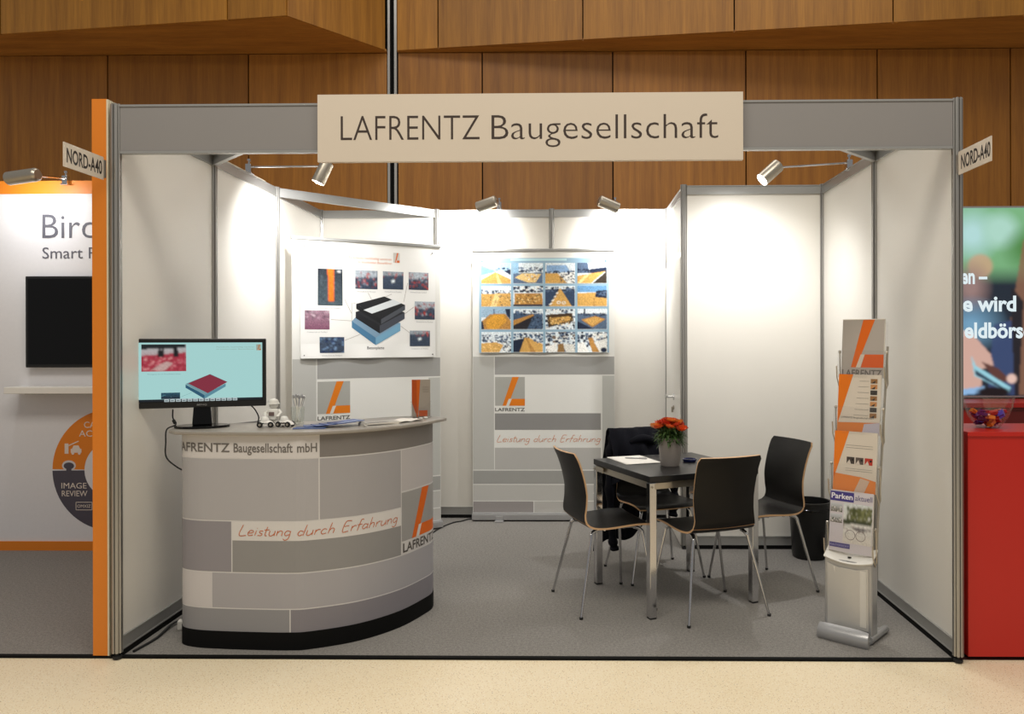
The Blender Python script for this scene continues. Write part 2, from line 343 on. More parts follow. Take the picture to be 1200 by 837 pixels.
class Canvas:
    def __init__(s, W, H, top, bot=None, seed=1):
        s.W, s.H = W, H; yy = np.linspace(0, 1, H)[:, None, None]; t = np.array(top, float)[:3]; b = np.array(bot or top, float)[:3]
        s.a = np.ones((H, W, 3)) * (t * (1 - yy) + b * yy); s.r = np.random.RandomState(seed)
        s.X, s.Y = np.meshgrid(np.linspace(0, 1, W), np.linspace(0, 1, H))  # y down
    def put(s, mask, col, al=1.0):
        m = np.clip(mask.astype(float) * al, 0, 1)[..., None]; s.a = s.a * (1 - m) + np.array(col, float)[:3] * m; return s
    def poly(s, pts, col, al=1.0):
        ins = np.zeros_like(s.X, bool); n = len(pts)
        for i in range(n):
            x1, y1 = pts[i]; x2, y2 = pts[(i + 1) % n]
            if y1 == y2: continue
            c = ((y1 > s.Y) != (y2 > s.Y)) & (s.X < (x2 - x1) * (s.Y - y1) / (y2 - y1) + x1); ins ^= c
        return s.put(ins, col, al)
    def blob(s, cx, cy, rx, ry, col, soft=.3, al=1.0):
        d = np.sqrt(((s.X - cx) / rx) ** 2 + ((s.Y - cy) / ry) ** 2); return s.put(np.clip((1 - d) / soft, 0, 1), col, al)
    def speckle(s, x0, y0, x1, y1, cols, n, size=.05):
        size *= .62
        for _ in range(int(n * 2.2)):
            cx, cy = s.r.uniform(x0, x1), s.r.uniform(y0, y1); c = cols[s.r.randint(len(cols))]; w_, h_ = s.r.uniform(.3, 1) * size, s.r.uniform(.4, 1.2) * size
            s.put((abs(s.X - cx) < w_) & (abs(s.Y - cy) < h_), c)
        return s
    def soften(s):
        p_ = np.pad(s.a, ((1, 1), (1, 1), (0, 0)), 'edge'); h, w_ = s.H, s.W
        s.a = sum(p_[i:i + h, j:j + w_] * (4 if i == j == 1 else 2 if 1 in (i, j) else 1) for i in range(3) for j in range(3)) / 16; return s
    def noise(s, k): s.soften(); s.a = np.clip(s.a * (1 + s.r.uniform(-k, k, (s.H, s.W, 1))), 0, 4); return s

# ================================================================ HALL
fl = MB(); fl.bb((-9.3, -8, -.12), (11, 7.4, -.006)); floor = fl.build('floor', m_terr); tag(floor, 'cream speckled terrazzo hall floor in front of the booths', kind='structure')
# back wall of the hall, veneered panels with recessed joints
HY = 6.5
hall = thing('wall_hall', 'brown veneered hall wall rising behind the booths', 'wall', (0, HY, 0), kind='structure')
b = MB(); b.bb((-9.3, .06, -.1), (10.8, .3, 5.15)); b.bb((-9.3, .06, 5.15), (10.8, .3, 8.2)); b.build('backing', m_blackmat, hall)
xs = [-9.3, -7.53, -5.75, -3.966, -2.134, -.335]
def pan(x0, x1, z0, z1, m, y0=0.0, th=.055): q = MB(); q.bb((x0 + .009, y0, z0 + .009), (x1 - .009, y0 + th, z1 - .009)); return q.build('panel', m, hall)
for a, c in zip(xs[:-1], xs[1:]): pan(a, c, 2.6, 5.15, m_wood); pan(a, c, .02, 2.6, m_wood)
xr = [-.205, .884, 2.557, 4.254, 5.92, 7.599, 9.1, 10.7]
for a, c in zip(xr[:-1], xr[1:]): pan(a, c, 2.6, 5.15, m_wood); pan(a, c, .02, 2.6, m_wood)
q = MB(); q.bb((-.332, -.012, .0), (-.302, .05, 8)); q.build('metal_strip', m_alu, hall); q = MB(); q.bb((-.247, -.012, .0), (-.214, .05, 8)); q.build('metal_strip', m_alu, hall)
q = MB(); q.bb((-.302, .03, 0), (-.247, .05, 8)); q.build('slot', m_blackmat, hall)
# folded upper wall: panels step forward over a soffit
def upper(pts, zz=5.15):
    for (x0, y0), (x1, y1) in zip(pts[:-1], pts[1:]):
        d = Vector((x1 - x0, y1 - y0)); t = d.normalized() * .008; n = Vector((d.y, -d.x)).normalized() * -.04
        A = Vector((x0, y0 - HY)) + t; B_ = Vector((x1, y1 - HY)) - t
        q = MB(); q.prism([(A.x, A.y), (B_.x, B_.y), (B_.x + n.x, B_.y + n.y), (A.x + n.x, A.y + n.y)], zz + .004, 7.9); q.build('upper_panel', m_wood_up, hall)
    pl = [(x, y - HY + .03) for x, y in pts]; q = MB(); q.prism([(pts[0][0], .05)] + pl + [(pts[-1][0], .05)], zz, zz + .03); q.build('soffit', m_wood_soffit, hall)
upper([(-9.2, 6.16), (-6.9, 6.0), (-4.846, 5.80), (-1.931, 5.44), (-1.206, 5.343), (-.34, 6.42)])
upper([(-.2, 6.43), (.341, 6.36), (2.172, 6.12), (3.986, 5.90), (5.791, 5.68), (7.6, 5.46), (9.4, 5.24), (10.7, 6.4)])

# ================================================================ BOOTH SHELL (aluminium frame system)
P_ = .945; H_ = 2.5; X3 = 2.825; XR = 3.78; Y2 = 1.89; Y3 = 2.835
cp = MB(); cp.bb((-3.2, .03, -.006), (XR + .02, 2.95, 0.0)); carpet = cp.build('carpet', m_carpet); tag(carpet, 'grey needle-felt booth carpet laid on the terrazzo', 'carpet')
q = MB(); q.bb((-3.2, .005, -.0065), (XR + .02, .03, .004)); o = q.build('floor_tape', m_blackmat); tag(o, 'black edging strip along the front of the grey carpet', 'edging')
cp2 = MB(); cp2.bb((XR + .02, .03, -.006), (8, 2.95, -.001)); o = cp2.build('carpet', mat('dark_red_carpet', RGB(60, 16, 14), .95)); tag(o, 'dark red carpet under the red counter of the right booth', 'carpet')
# post profile: eight-sided with a slot in every face
def post_poly(r=.0235):
    out = []
    for k in range(8):
        a = PI / 8 + k * PI / 4; a2 = a + PI / 4; A = Vector((r * math.cos(a), r * math.sin(a))); B_ = Vector((r * math.cos(a2), r * math.sin(a2)))
        d = B_ - A; inn = -(A + B_).normalized() * .009
        out += [A, A + d * .33, A + d * .33 + inn, A + d * .67 + inn, A + d * .67]
    return [(p.x, p.y) for p in out]
pm = MB(); pm.prism(post_poly(), .025, H_ + .008); post0 = None
ft = MB(); ft.lathe([(.0, 0), (.02, 0), (.02, .008), (.008, .012), (.008, .03)], 12); foot0 = None
def add_post(root, x, y):
    global post0, foot0
    lx, ly = x - root.location.x, y - root.location.y
    if post0 is None:
        post0 = pm.build('post', m_alu, root, loc=(lx, ly, 0)); foot0 = ft.build('adjusting_foot', m_rubber, post0); p = post0
    else:
        p = post0.copy(); COL.objects.link(p); p.parent = root; p.location = (lx, ly, 0); f = foot0.copy(); COL.objects.link(f); f.parent = p
def rail_mb(L, top):
    q = MB()
    if top: q.bb((.022, -.009, H_ - .058), (L - .022, .009, H_)); q.bb((.022, -.013, H_ - .006), (L - .022, .013, H_ + .001)); q.bb((.022, -.013, H_ - .06), (L - .022, .013, H_ - .054))
    else: q.bb((.022, -.009, .03), (L - .022, .009, .088)); q.bb((.022, -.013, .084), (L - .022, .013, .09)); q.bb((.022, -.013, .028), (L - .022, .013, .033))
    return q
_rails = {}
def rail(root, a, c, top=True, name='rail'):
    L = (Vector(c) - Vector(a)).length; ang = math.atan2(c[1] - a[1], c[0] - a[0]); k = (round(L, 3), top)
    loc = (a[0] - root.location.x, a[1] - root.location.y, 0)
    if k not in _rails: _rails[k] = rail_mb(L, top).build(name, m_alu2, root, loc=loc); o = _rails[k]
    else: o = copy_mesh_obj(_rails[k], root, loc)
    o.rotation_euler = (0, 0, ang); return o
_panels = {}
def wpanel(root, a, c, z0=.088, z1=H_ - .056):
    L = (Vector(c) - Vector(a)).length; ang = math.atan2(c[1] - a[1], c[0] - a[0]); k = (round(L, 3), z0, z1); loc = (a[0] - root.location.x, a[1] - root.location.y, 0)
    if k not in _panels:
        q = MB(); q.bb((.020, -.002, z0), (L - .020, .002, z1)); o = q.build('panel', m_wall, root, loc=loc); _panels[k] = o
    else: o = copy_mesh_obj(_panels[k], root, loc)
    o.rotation_euler = (0, 0, ang); return o
def bay(root, a, c): wpanel(root, a, c); rail(root, a, c, True); rail(root, a, c, False)
def plinth(root, a, c, w=.02):
    L = (Vector(c) - Vector(a)).length; q = MB(); q.bb((.02, -w / 2, .0), (L - .02, w / 2, .028)); o = q.build('floor_strip', m_blackmat, root, loc=(a[0] - root.location.x, a[1] - root.location.y, 0)); o.rotation_euler = (0, 0, math.atan2(c[1] - a[1], c[0] - a[0]))
wl = thing('wall_left', 'left side wall of the booth, three white panels in aluminium frame', 'wall', kind='structure')
for k in range(3): bay(wl, (0, k * P_), (0, (k + 1) * P_)); add_post(wl, 0, k * P_)
plinth(wl, (0, 0), (0, Y3))
wb = thing('wall_back', 'rear wall of the booth, three white panels in aluminium frame', 'wall', (0, Y3, 0), kind='structure')
bx = [0, .948, 1.885, X3]
for k in range(3): bay(wb, (bx[k], Y3), (bx[k + 1], Y3)); add_post(wb, bx[k], Y3)
add_post(wb, X3, Y3); plinth(wb, (0, Y3), (X3, Y3))
wr = thing('wall_right', 'right side wall of the booth, two white panels in aluminium frame', 'wall', (XR, 0, 0), kind='structure')
for k in range(2): bay(wr, (XR, k * P_), (XR, (k + 1) * P_)); add_post(wr, XR, k * P_)
plinth(wr, (XR, 0), (XR, Y2))
wc = thing('wall_storage_front', 'front wall of the corner storage cabin, one wide white panel', 'wall', (X3, Y2, 0), kind='structure')
bay(wc, (X3, Y2), (XR, Y2)); add_post(wc, X3, Y2); add_post(wc, XR, Y2); plinth(wc, (X3, Y2), (XR, Y2))
ws = thing('wall_storage_side', 'side wall above the storage cabin door', 'wall', (X3, Y2, 0), kind='structure')
rail(ws, (X3, Y2), (X3, Y3)); wpanel(ws, (X3, Y2), (X3, Y3), 2.06, H_ - .056)
q = MB(); q.bb((-.012, .02, 2.02), (.012, P_ - .02, 2.06)); q.build('lintel', m_alu2, ws)
q = MB(); q.bb((-.016, .022, 0.0), (.016, .05, 2.02)); q.bb((-.016, P_ - .05, 0.0), (.016, P_ - .022, 2.02)); q.build('door_frame', m_alu, ws)
dr = thing('door_1', 'white hinged door of the storage cabin with silver lever handle', 'door', (X3, Y2, 0), kind='structure')
q = MB(); q.bb((-.02, .054, .01), (.018, P_ - .054, 2.015)); q.build('door_leaf', m_wall, dr)
q = MB(); q.tube([(-.02, .40, 1.02), (-.065, .40, 1.02), (-.068, .41, 1.02), (-.068, .53, 1.02)], .009, 8); q.lathe([(0, -.004), (.025, -.004), (.025, .004), (0, .004)], 14, (-.022, .40, 1.02), Euler((0, PI / 2, 0))); q.build('door_handle', m_chrome, dr, True)
q = MB(); q.lathe([(0, -.004), (.016, -.004), (.016, .004), (0, .004)], 12, (-.024, .40, .94), Euler((0, PI / 2, 0))); q.bb((-.04, .392, .905), (-.026, .408, .945)); q.build('keyhole_plate', m_steel, dr)
# corner braces (overhead tie rails)
for nm, a, c in (('trim_1', (0, P_), (P_, 0)), ('trim_2', (XR, P_), (XR - P_, 0)), ('trim_3', (0, Y2), (P_, Y3))):
    L = (Vector(c) - Vector(a)).length; q = rail_mb(L, True); q.bb((.03, -.03, H_ - .004), (L - .03, .03, H_ - .001)) if nm != 'trim_3' else None
    o = q.build(nm, m_alu2, None, loc=(a[0], a[1], .001)); o.rotation_euler = (0, 0, math.atan2(c[1] - a[1], c[0] - a[0]))
    tag(o, {'trim_1': 'diagonal aluminium brace over the front left corner', 'trim_2': 'diagonal aluminium brace over the front right corner', 'trim_3': 'diagonal aluminium brace over the back left corner, above the technical poster'}[nm], 'brace', kind='structure')
# fascia between front posts
fa = thing('fascia', 'long grey fascia board spanning the top of the booth front', 'fascia board')
for x0, x1 in ((.024, P_ * 2 - .002), (P_ * 2 + .002, XR - .024)):
    q = MB(); q.bb((x0, -.010, 2.292), (x1, .010, 2.498)); q.build('fascia_panel', m_fascia, fa)
q = MB(); q.bb((.024, -.014, 2.282), (XR - .024, .014, 2.292)); q.bb((.024, -.014, 2.494), (XR - .024, .014, 2.503)); q.build('fascia_rail', m_alu2, fa)
sg = thing('name_sign', 'cream name board with dark lettering LAFRENTZ Baugesellschaft, fixed over the fascia', 'sign', (0, -.03, 0))
q = MB(); q.bb((.931, -.012, 2.232), (2.822, .012, 2.532)); q.build('sign_board', m_sign, sg)
p = Print(); p.text('LAFRENTZ', 1.035, 1.655, 2.327, .110, RGB(62, 50, 44), 0, -.012); p.text('Baugesellschaft', 1.708, 2.712, 2.327, .110, RGB(62, 50, 44), 0, -.012)
p.build('lettering', m_print, sg, front(0, -.012, 0))
# aisle number plates
def aisle(x, side, lab):
    t = thing('aisle_sign', lab, 'sign', (x, -.02, 0), 0)
    q = MB(); q.bb((-.002, -.285, 2.160), (.002, -.012, 2.262)); q.build('plate', m_sign, t)
    q = MB(); q.bb((-.006, -.014, 2.17), (.006, .0, 2.25)); q.build('bracket', m_alu, t)
    p = Print()
    p.text('NORD-A40', .008, .250, 2.182, .058, RGB(45, 38, 34), 0, .02)
    if side > 0: f = lambda u, v, h: (.0026 + h * LAY, -.275 + u, v)
    else: f = lambda u, v, h: (-.0026 - h * LAY, -.030 - u, v)
    p.build('lettering', m_print, t, f)
aisle(-.04, 1, 'small cream aisle plate NORD-A40 by the orange panel at left')
aisle(XR - .008, -1, 'small cream aisle plate NORD-A40 at the top of the right front post')

# ================================================================ SPOTLIGHTS
def spotlight(lab, clamp, head, aim, power, blend=1.0, ang=165, laim=None, cyl=.15, group='aluminium arm spotlights'):
    t = thing('spotlight', lab, 'spotlight', clamp, 0, group)
    C = Vector(clamp); Hh = Vector(head) - C; A = (Vector(aim) - Vector(head)).normalized(); qt = A.to_track_quat('Z', 'Y')
    q = MB(); q.box((0, 0, .0), (.036, .036, .06)); q.box((0, 0, -.03), (.05, .05, .01)); q.build('clamp', m_chrome, t, bevel=.003)
    q = MB(); q.lathe([(.0, .0), (.006, .0), (.006, .018), (.012, .02), (.012, .032), (0, .034)], 10, (0, 0, .03)); q.build('knob', m_chrome, t, True)
    top = Hh - A * (cyl * .35)
    q = MB(); q.tube([(0, 0, .012), top.lerp(Vector((0, 0, .012)), .06), top], .006, 8); q.lathe([(0, -.012), (.012, -.01), (.012, .01), (0, .012)], 10, top); q.build('arm', m_chrome, t, True)
    hd = MB(); r = .043
    hd.lathe([(.0, -cyl * .55), (r * .7, -cyl * .55), (r * .96, -cyl * .5), (r, -cyl * .45), (r, cyl * .45), (r - .004, cyl * .45), (r - .006, cyl * .1), (.0, cyl * .02)], 24, Hh, qt.to_euler()); hd.build('lamp_head', m_steel, t, True)
    bl = MB(); bl.lathe([(0, cyl * .24), (r - .006, cyl * .24), (r - .006, cyl * .40), (0, cyl * .43)], 20, Hh, qt.to_euler()); bl.build('lens', m_bulb, t)
    l = bpy.data.lights.new('lamp_light', 'SPOT'); l.energy = power; l.color = SPOT_COL; l.spot_size = math.radians(ang); l.spot_blend = blend; l.shadow_soft_size = .03
    lo = bpy.data.objects.new('lamp_light', l); COL.objects.link(lo); lo.parent = t; lo.location = Hh + A * (cyl * .56); lo.rotation_euler = (Vector(laim) if laim else A).to_track_quat('-Z', 'Y').to_euler()
    return t
spotlight('arm spotlight clamped on the left wall, head beside the name sign', (0, 1.44, 2.535), (.46, 1.47, 2.51), (.27, 1.42, 2.08), 62, laim=(-.5, .45, -.7), ang=150)
spotlight('left of two spotlights above the rear wall, over the photo poster', (1.46, Y3, 2.535), (1.40, 2.44, 2.478), (1.05, 2.56, 2.38), 72, cyl=.165, laim=(-.35, .8, -.5))
spotlight('right of two spotlights above the rear wall', (2.40, Y3, 2.535), (2.335, 2.44, 2.470), (2.69, 2.56, 2.34), 72, cyl=.165, laim=(.3, .8, -.5))
spotlight('arm spotlight clamped on the right wall with glowing lens', (XR, 1.377, 2.525), (3.27, 1.30, 2.46), (2.98, 1.24, 2.20), 60, laim=(.05, .42, -.85), ang=150)

# ================================================================ COUNTER
CP = [(.36, .86), (.25, .62), (.198, .42), (.188, .27), (.212, .175), (.30, .128), (.45, .108), (.60, .098), (.74, .094), (.84, .110), (1.034, .212), (1.190, .385), (1.285, .60), (1.302, .70), (1.275, .80), (1.19, .90)]
cc = [Vector((v.x, v.y)) for v in spline([(x, y, 0) for x, y in CP], 12)]
cs = [0.0]
for i in range(1, len(cc)): cs.append(cs[-1] + (cc[i] - cc[i - 1]).length)
def on_curve(u):
    u = max(0, min(cs[-1] - 1e-6, u)); i = int(np.searchsorted(cs, u, side='right')) - 1; t = (u - cs[i]) / (cs[i + 1] - cs[i])
    p = cc[i].lerp(cc[i + 1], t)
    d = (cc[min(i + 2, len(cc) - 1)] - cc[max(i - 1, 0)]).normalized(); return p, Vector((d.y, -d.x))
def ring_body(off, z0, z1):
    q = MB(); n = len(cc); o = []; inn = []
    for i in range(n):
        d = (cc[min(i + 1, n - 1)] - cc[max(i - 1, 0)]).normalized(); nn = Vector((d.y, -d.x)); o.append(cc[i] + nn * off); inn.append(cc[i] - nn * .02)
    poly = [(a.x, a.y) for a in o]; pin = [(a.x, a.y) for a in inn]
    vs = [(x, y, z0) for x, y in poly] + [(x, y, z1) for x, y in poly] + [(x, y, z0) for x, y in pin] + [(x, y, z1) for x, y in pin]; fs = []
    for i in range(n - 1): fs += [(i, i + 1, n + i + 1, n + i), (2 * n + i, 3 * n + i, 3 * n + i + 1, 2 * n + i + 1), (n + i, n + i + 1, 3 * n + i + 1, 3 * n + i), (i, 2 * n + i, 2 * n + i + 1, i + 1)]
    for i in (0, n - 1): fs.append((i, n + i, 3 * n + i, 2 * n + i))
    return q.add(vs, fs)
ct = thing('promotion_counter', 'curved grey promotion counter with block pattern, slogan and orange L logo', 'counter', (0, 0, 0))
ring_body(.0, .08, .997).build('counter_body', m_fascia, ct, True)
ring_body(.004, .0, .083).build('plinth', m_blackmat, ct, True)
q = MB(); q.prism([(.36, .5), (.27, .4), (.27, .3), (.4, .2), (.75, .2), (1.0, .36), (1.18, .66), (1.12, .78), (.8, .58)], .5, .52); q.build('shelf', m_white, ct)
wt = [(.150, .165), (.20, .115), (.30, .095), (.45, .080), (.60, .071), (.74, .068), (.85, .083), (.96, .134), (1.05, .190), (1.13, .262), (1.21, .358), (1.275, .47), (1.325, .59), (1.362, .705), (1.374, .75), (1.350, .80), (1.27, .86), (1.17, .87), (1.04, .81), (.93, .71), (.80, .61), (.62, .54), (.45, .51), (.30, .46), (.19, .39), (.14, .31), (.128, .24)]
q = MB(); q.prism(wt, .998, 1.014); q.build('worktop', m_worktop, ct, bevel=.004)
p = Print(); WH = RGB(216, 212, 206)
def cell(u0, z0, u1, z1, c, h=0): p.rect(u0, z0, u1, z1, c, h, int((u1 - u0) / .02) + 1)
cell(.30, .075, 2.36, .996, WH)
g = .0028
def blk(u0, z0, u1, z1, c): cell(u0 + g, z0 + g, u1 - g, z1 - g, c, 1)
cell(.30, .888, 1.409, .996, RGB(214, 208, 202), 1)
blk(1.409, .888, 2.36, .999, RGB(126, 120, 114))
blk(.3, .597, 1.409, .888, RGB(176, 172, 170)); blk(1.409, .597, 1.841, .888, RGB(166, 162, 160)); blk(1.841, .675, 2.36, .888, RGB(192, 186, 182))
blk(.3, .357, 1.002, .597, RGB(146, 141, 143)); cell(1.002 + g, .507, 1.841, .597 - g, RGB(218, 213, 206), 1); blk(1.002, .357, 1.841, .507 + g, RGB(146, 143, 139))
blk(.3, .19, .905, .357, RGB(206, 200, 196)); blk(.905 - g, .19, 2.36, .357, RGB(170, 166, 166)); blk(.3, .07, 1.278, .19, RGB(146, 144, 144)); blk(1.278, .07, 2.36, .19, RGB(136, 131, 134))
cell(1.841 + g, .36, 2.36, .672, RGB(214, 209, 203), 1)
cell(1.841 + g, .425, 2.21, .670, RGB(160, 157, 152), 2)
OR = RGB(222, 104, 22)
LU = lambda x, y: (1.85 + x * .28, .425 + y * .245)
for poly_, c_, h_ in (([(.26, 0), (.45, 0), (.84, 1), (.60, 1)], OR, 3), ([(.49, 0), (1.15, 0), (1.15, .24), (.58, .24)], OR, 3), ([(.39, 0), (.49, 0), (.58, .24), (.48, .24)], WH, 4)): p.quad(*[LU(*a) for a in poly_], c_, h_, 10, 12)
p.text('LAFRENTZ', 1.852, 2.165, .368, .044, RGB(84, 78, 72), 3, .02)
p.text('LAFRENTZ', .690, .993, .918, .040, RGB(112, 106, 100), 3, .016); p.text('Baugesellschaft', 1.012, 1.292, .918, .040, RGB(112, 106, 100), 3, .016); p.text('mbH', 1.312, 1.400, .918, .040, RGB(112, 106, 100), 3, .016)
p.hand('Leistung durch Erfahrung', 1.035, 1.815, .530, .050, RGB(196, 100, 44), .0034, 3)
def cmap(u, v, h):
    q_, n_ = on_curve(u); n_ = n_ * (.0015 + h * LAY); return (q_.x + n_.x, q_.y + n_.y, v)
p.c = [(c[0] * .965, c[1] * .99, min(1, c[2] * 1.05), 1) if max(c[:3]) < 3 * min(c[:3]) else c for c in p.c]
p.build('printed_wrap', m_print, ct, cmap)

WT = 1.014
# ---- monitor
mo = thing('monitor', 'black flat monitor on the counter showing a red slab drawing on pale cyan', 'monitor', (.255, .28, WT), math.radians(20))
q = MB(); q.prism([(.125 * math.cos(a) , .085 * math.sin(a)) for a in [2 * PI * k / 28 for k in range(28)]], 0, .012); q.build('stand_base', m_gloss, mo, bevel=.004)
q = MB(); q.add([(-.045, -.01, .012), (.045, -.01, .012), (.045, .03, .012), (-.045, .03, .012), (-.036, .0, .14), (.036, .0, .14), (.036, .035, .14), (-.036, .035, .14)], [(0, 3, 2, 1), (4, 5, 6, 7), (0, 1, 5, 4), (1, 2, 6, 5), (2, 3, 7, 6), (3, 0, 4, 7)]); q.build('stand_neck', m_gloss, mo, bevel=.004)
MW, MH, MZ = .585, .335, .098
q = MB(); q.bb((-MW / 2, -.012, MZ), (MW / 2, .02, MZ + MH)); q.bb((-.18, .02, MZ + .06), (.18, .05, MZ + .28)); q.build('display_case', m_black, mo, bevel=.004)
sw, sh = MW - .036, MH - .05; sx, sz = -MW / 2 + .018, MZ + .031
q = MB(); q.bb((sx - .002, -.0126, sz - .002), (sx + sw + .002, -.0119, sz + sh + .002)); q.build('bezel', m_gloss, mo)
p = Print(); cy = RGB(178, 228, 226)
p.rect(0, 0, 1, 1, cy); p.rect(0, 0, 1, .045, RGB(12, 26, 38), 1); p.rect(.0, .0, 1, .012, RGB(6, 12, 18), 2)
for k in range(13):
    a = .20 + k * .046; p.rect(a, .0, a + .038, .05, RGB(190, 205, 208), 3); p.rect(a + .006, .014, a + .030, .026, RGB(60, 80, 92), 4)
cv = Canvas(44, 30, RGB(190, 200, 200), RGB(190, 90, 100), 3); cv.poly([(0, .42), (1, .30), (1, 1), (0, 1)], RGB(176, 50, 70)); cv.poly([(0, 0), (1, 0), (1, .12), (0, .18)], RGB(20, 28, 34))
cv.speckle(0, .45, 1, 1, [RGB(200, 90, 105), RGB(150, 40, 58), RGB(226, 150, 150)], 46, .05); cv.poly([(.2, .95), (.55, .62), (.7, .7), (.5, .98)], RGB(205, 170, 165))
for xx in (.38, .45, .72, .77): cv.poly([(xx, .05), (xx + .04, .05), (xx + .05, .45), (xx - .02, .45)], RGB(15, 15, 24))
p.raster(cv.noise(.1).a, .022, .515, .375, .97, 2)
cv = Canvas(20, 14, RGB(40, 90, 110), RGB(16, 30, 48), 5); cv.speckle(0, 0, 1, 1, [RGB(20, 30, 50), RGB(90, 150, 165), RGB(10, 18, 34)], 14, .1); p.raster(cv.a, .175, .05, .325, .155, 2)
for t_, z_ in (('Parkdecks nachhaltig sanieren', .915), ('im bituminoesen Bauverfahren', .878)): p.text(t_, .62, .935, z_, .016, RGB(150, 170, 150), 2)
p.logo(.95, .865, .99, .965, 2, RGB(170, 175, 160), RGB(190, 120, 60))
p.text('Reinigung durch Druckluftstrahlen', .07, .33, .462, .016, RGB(120, 160, 160), 2)
q_ = lambda x, y: ((x - 95) / (998 - 95), (525 - y) / (525 - 85))
p.poly([q_(428, 398), q_(565, 478), q_(565, 508), q_(428, 422)], RGB(38, 92, 120), 2); p.poly([q_(565, 478), q_(722, 395), q_(722, 418), q_(565, 508)], RGB(96, 150, 168), 2)
p.poly([q_(428, 394), q_(608, 322), q_(735, 384), q_(565, 480)], RGB(120, 160, 170), 3); p.poly([q_(446, 390), q_(604, 324), q_(735, 384), q_(590, 466)], RGB(140, 44, 66), 4)
p.line([q_(390, 492), q_(475, 458)], .003, RGB(110, 160, 165), 2)
p.build('screen', m_screen, mo, lambda u, v, h: (sx + u * sw, -.0132 - h * .0003, sz + v * sh))
p = Print(); p.text('BENQ', -.022, .022, MZ + .010, .008, RGB(150, 150, 150)); p.build('badge', m_print, mo, front(0, -.012, 0))
def cable(lab, pts, r=.0035, m=None, extra=None):
    q = MB(); q.tube(spline(pts, 8), r, 8)
    if extra: q.tube([extra[0], extra[1]], .008, 10)
    o = q.build('cable', m or m_rubber, None, True); tag(o, lab, 'cable'); return o
cable('thin black cable with a ferrite bead drooping behind the left edge of the counter', [(.10, .30, 1.10), (.105, .29, 1.06), (.135, .26, 1.03), (.112, .22, 1.01), (.112, .21, .95), (.12, .20, .88), (.175, .19, .835), (.195, .25, .80)], extra=((.114, .28, 1.047), (.126, .27, 1.036)))
cable('short black cable hanging from the right side of the monitor', [(.43, .41, 1.12), (.46, .41, 1.09), (.475, .42, 1.05), (.47, .42, 1.018)])

# ---- toy man, toy cars, pens in a glass
tm = thing('toy_figure', 'small white toy man in a helmet standing on the counter beside the monitor', 'toy figure', (.575, .36, WT))
tm.scale = (.92, .92, .92)
q = MB(); q.lathe([(0, 0), (.020, 0), (.021, .03), (.018, .032)], 14, (-.011, 0, 0)); q.lathe([(0, 0), (.020, 0), (.021, .03), (.018, .032)], 14, (.011, 0, 0)); q.lathe([(.018, .03), (.029, .035), (.031, .06), (.027, .085), (.012, .094), (.0, .095)], 18); q.build('body', m_white, tm, True)
for s in (-1, 1): q = MB(); q.tube([(s * .026, 0, .083), (s * .042, -.01, .068), (s * .034, -.026, .055)], [.010, .009, .008], 8); q.lathe([(0, -.009), (.007, -.005), (.009, 0), (.007, .005), (0, .009)], 8, (s * .033, -.029, .053)); q.build('arm', m_white, tm, True)
q = MB(); q.lathe([(0, .090), (.012, .092), (.021, .1), (.024, .112), (.021, .124), (0, .134)], 16); q.build('head', m_white, tm, True)
q = MB(); q.lathe([(.032, .118), (.031, .121), (.026, .122), (.026, .13), (.019, .142), (0, .147)], 18); q.build('helmet', m_white, tm, True)
q = MB(); q.bb((-.014, -.033, .055), (.014, -.029, .075)); q.build('chest_badge', mat('brown_patch', RGB(108, 88, 84), .6), tm)
def toy_car(lab, x, y, rz):
    t = thing('toy_car', lab, 'toy car', (x, y, WT), rz, 'white giveaway toy cars')
    q = MB(); q.grid(lambda u, v: ((u - .5) * .078, (v - .5) * .044, .012 + .024 * math.sin(PI * min(1, max(0, u))) ** .5 * (1 - .5 * (2 * v - 1) ** 4)), 12, 8); q.bb((-.037, -.02, .010), (.037, .02, .016)); q.build('car_body', m_white, t, True)
    q = MB(); q.lathe([(.020, .03), (.019, .042), (.012, .051), (0, .053)], 14, (-.004, 0, 0)); q.build('cab', m_white, t, True)
    for sx_ in (-.025, .025):
        for sy in (-.023, .023):
            q = MB(); q.lathe([(0, -.005), (.006, -.005), (.013, -.004), (.014, 0), (.013, .004), (.006, .005), (0, .005)], 14, (0, 0, 0), Euler((PI / 2, 0, 0))); wh = q.build('wheel', m_rubber, t, True, loc=(sx_, sy, .014))
            q = MB(); q.lathe([(0, -.0062), (.006, -.006), (.006, .006), (0, .0062)], 10, (0, 0, 0), Euler((PI / 2, 0, 0))); q.build('hub', m_steel, wh, True)
toy_car('white toy car on black wheels in front of the toy man', .565, .285, .25); toy_car('white toy car on black wheels by the foot of the pen glass', .655, .30, -.15)
gl = thing('pen_glass', 'clear drinking glass holding white pens on the counter', 'glass', (.682, .40, WT))
q = MB(); q.lathe([(0, 0), (.028, 0), (.034, .09), (.0325, .09), (.0265, .006), (0, .005)], 24); q.build('tumbler', m_glass, gl, True)
pen0 = None
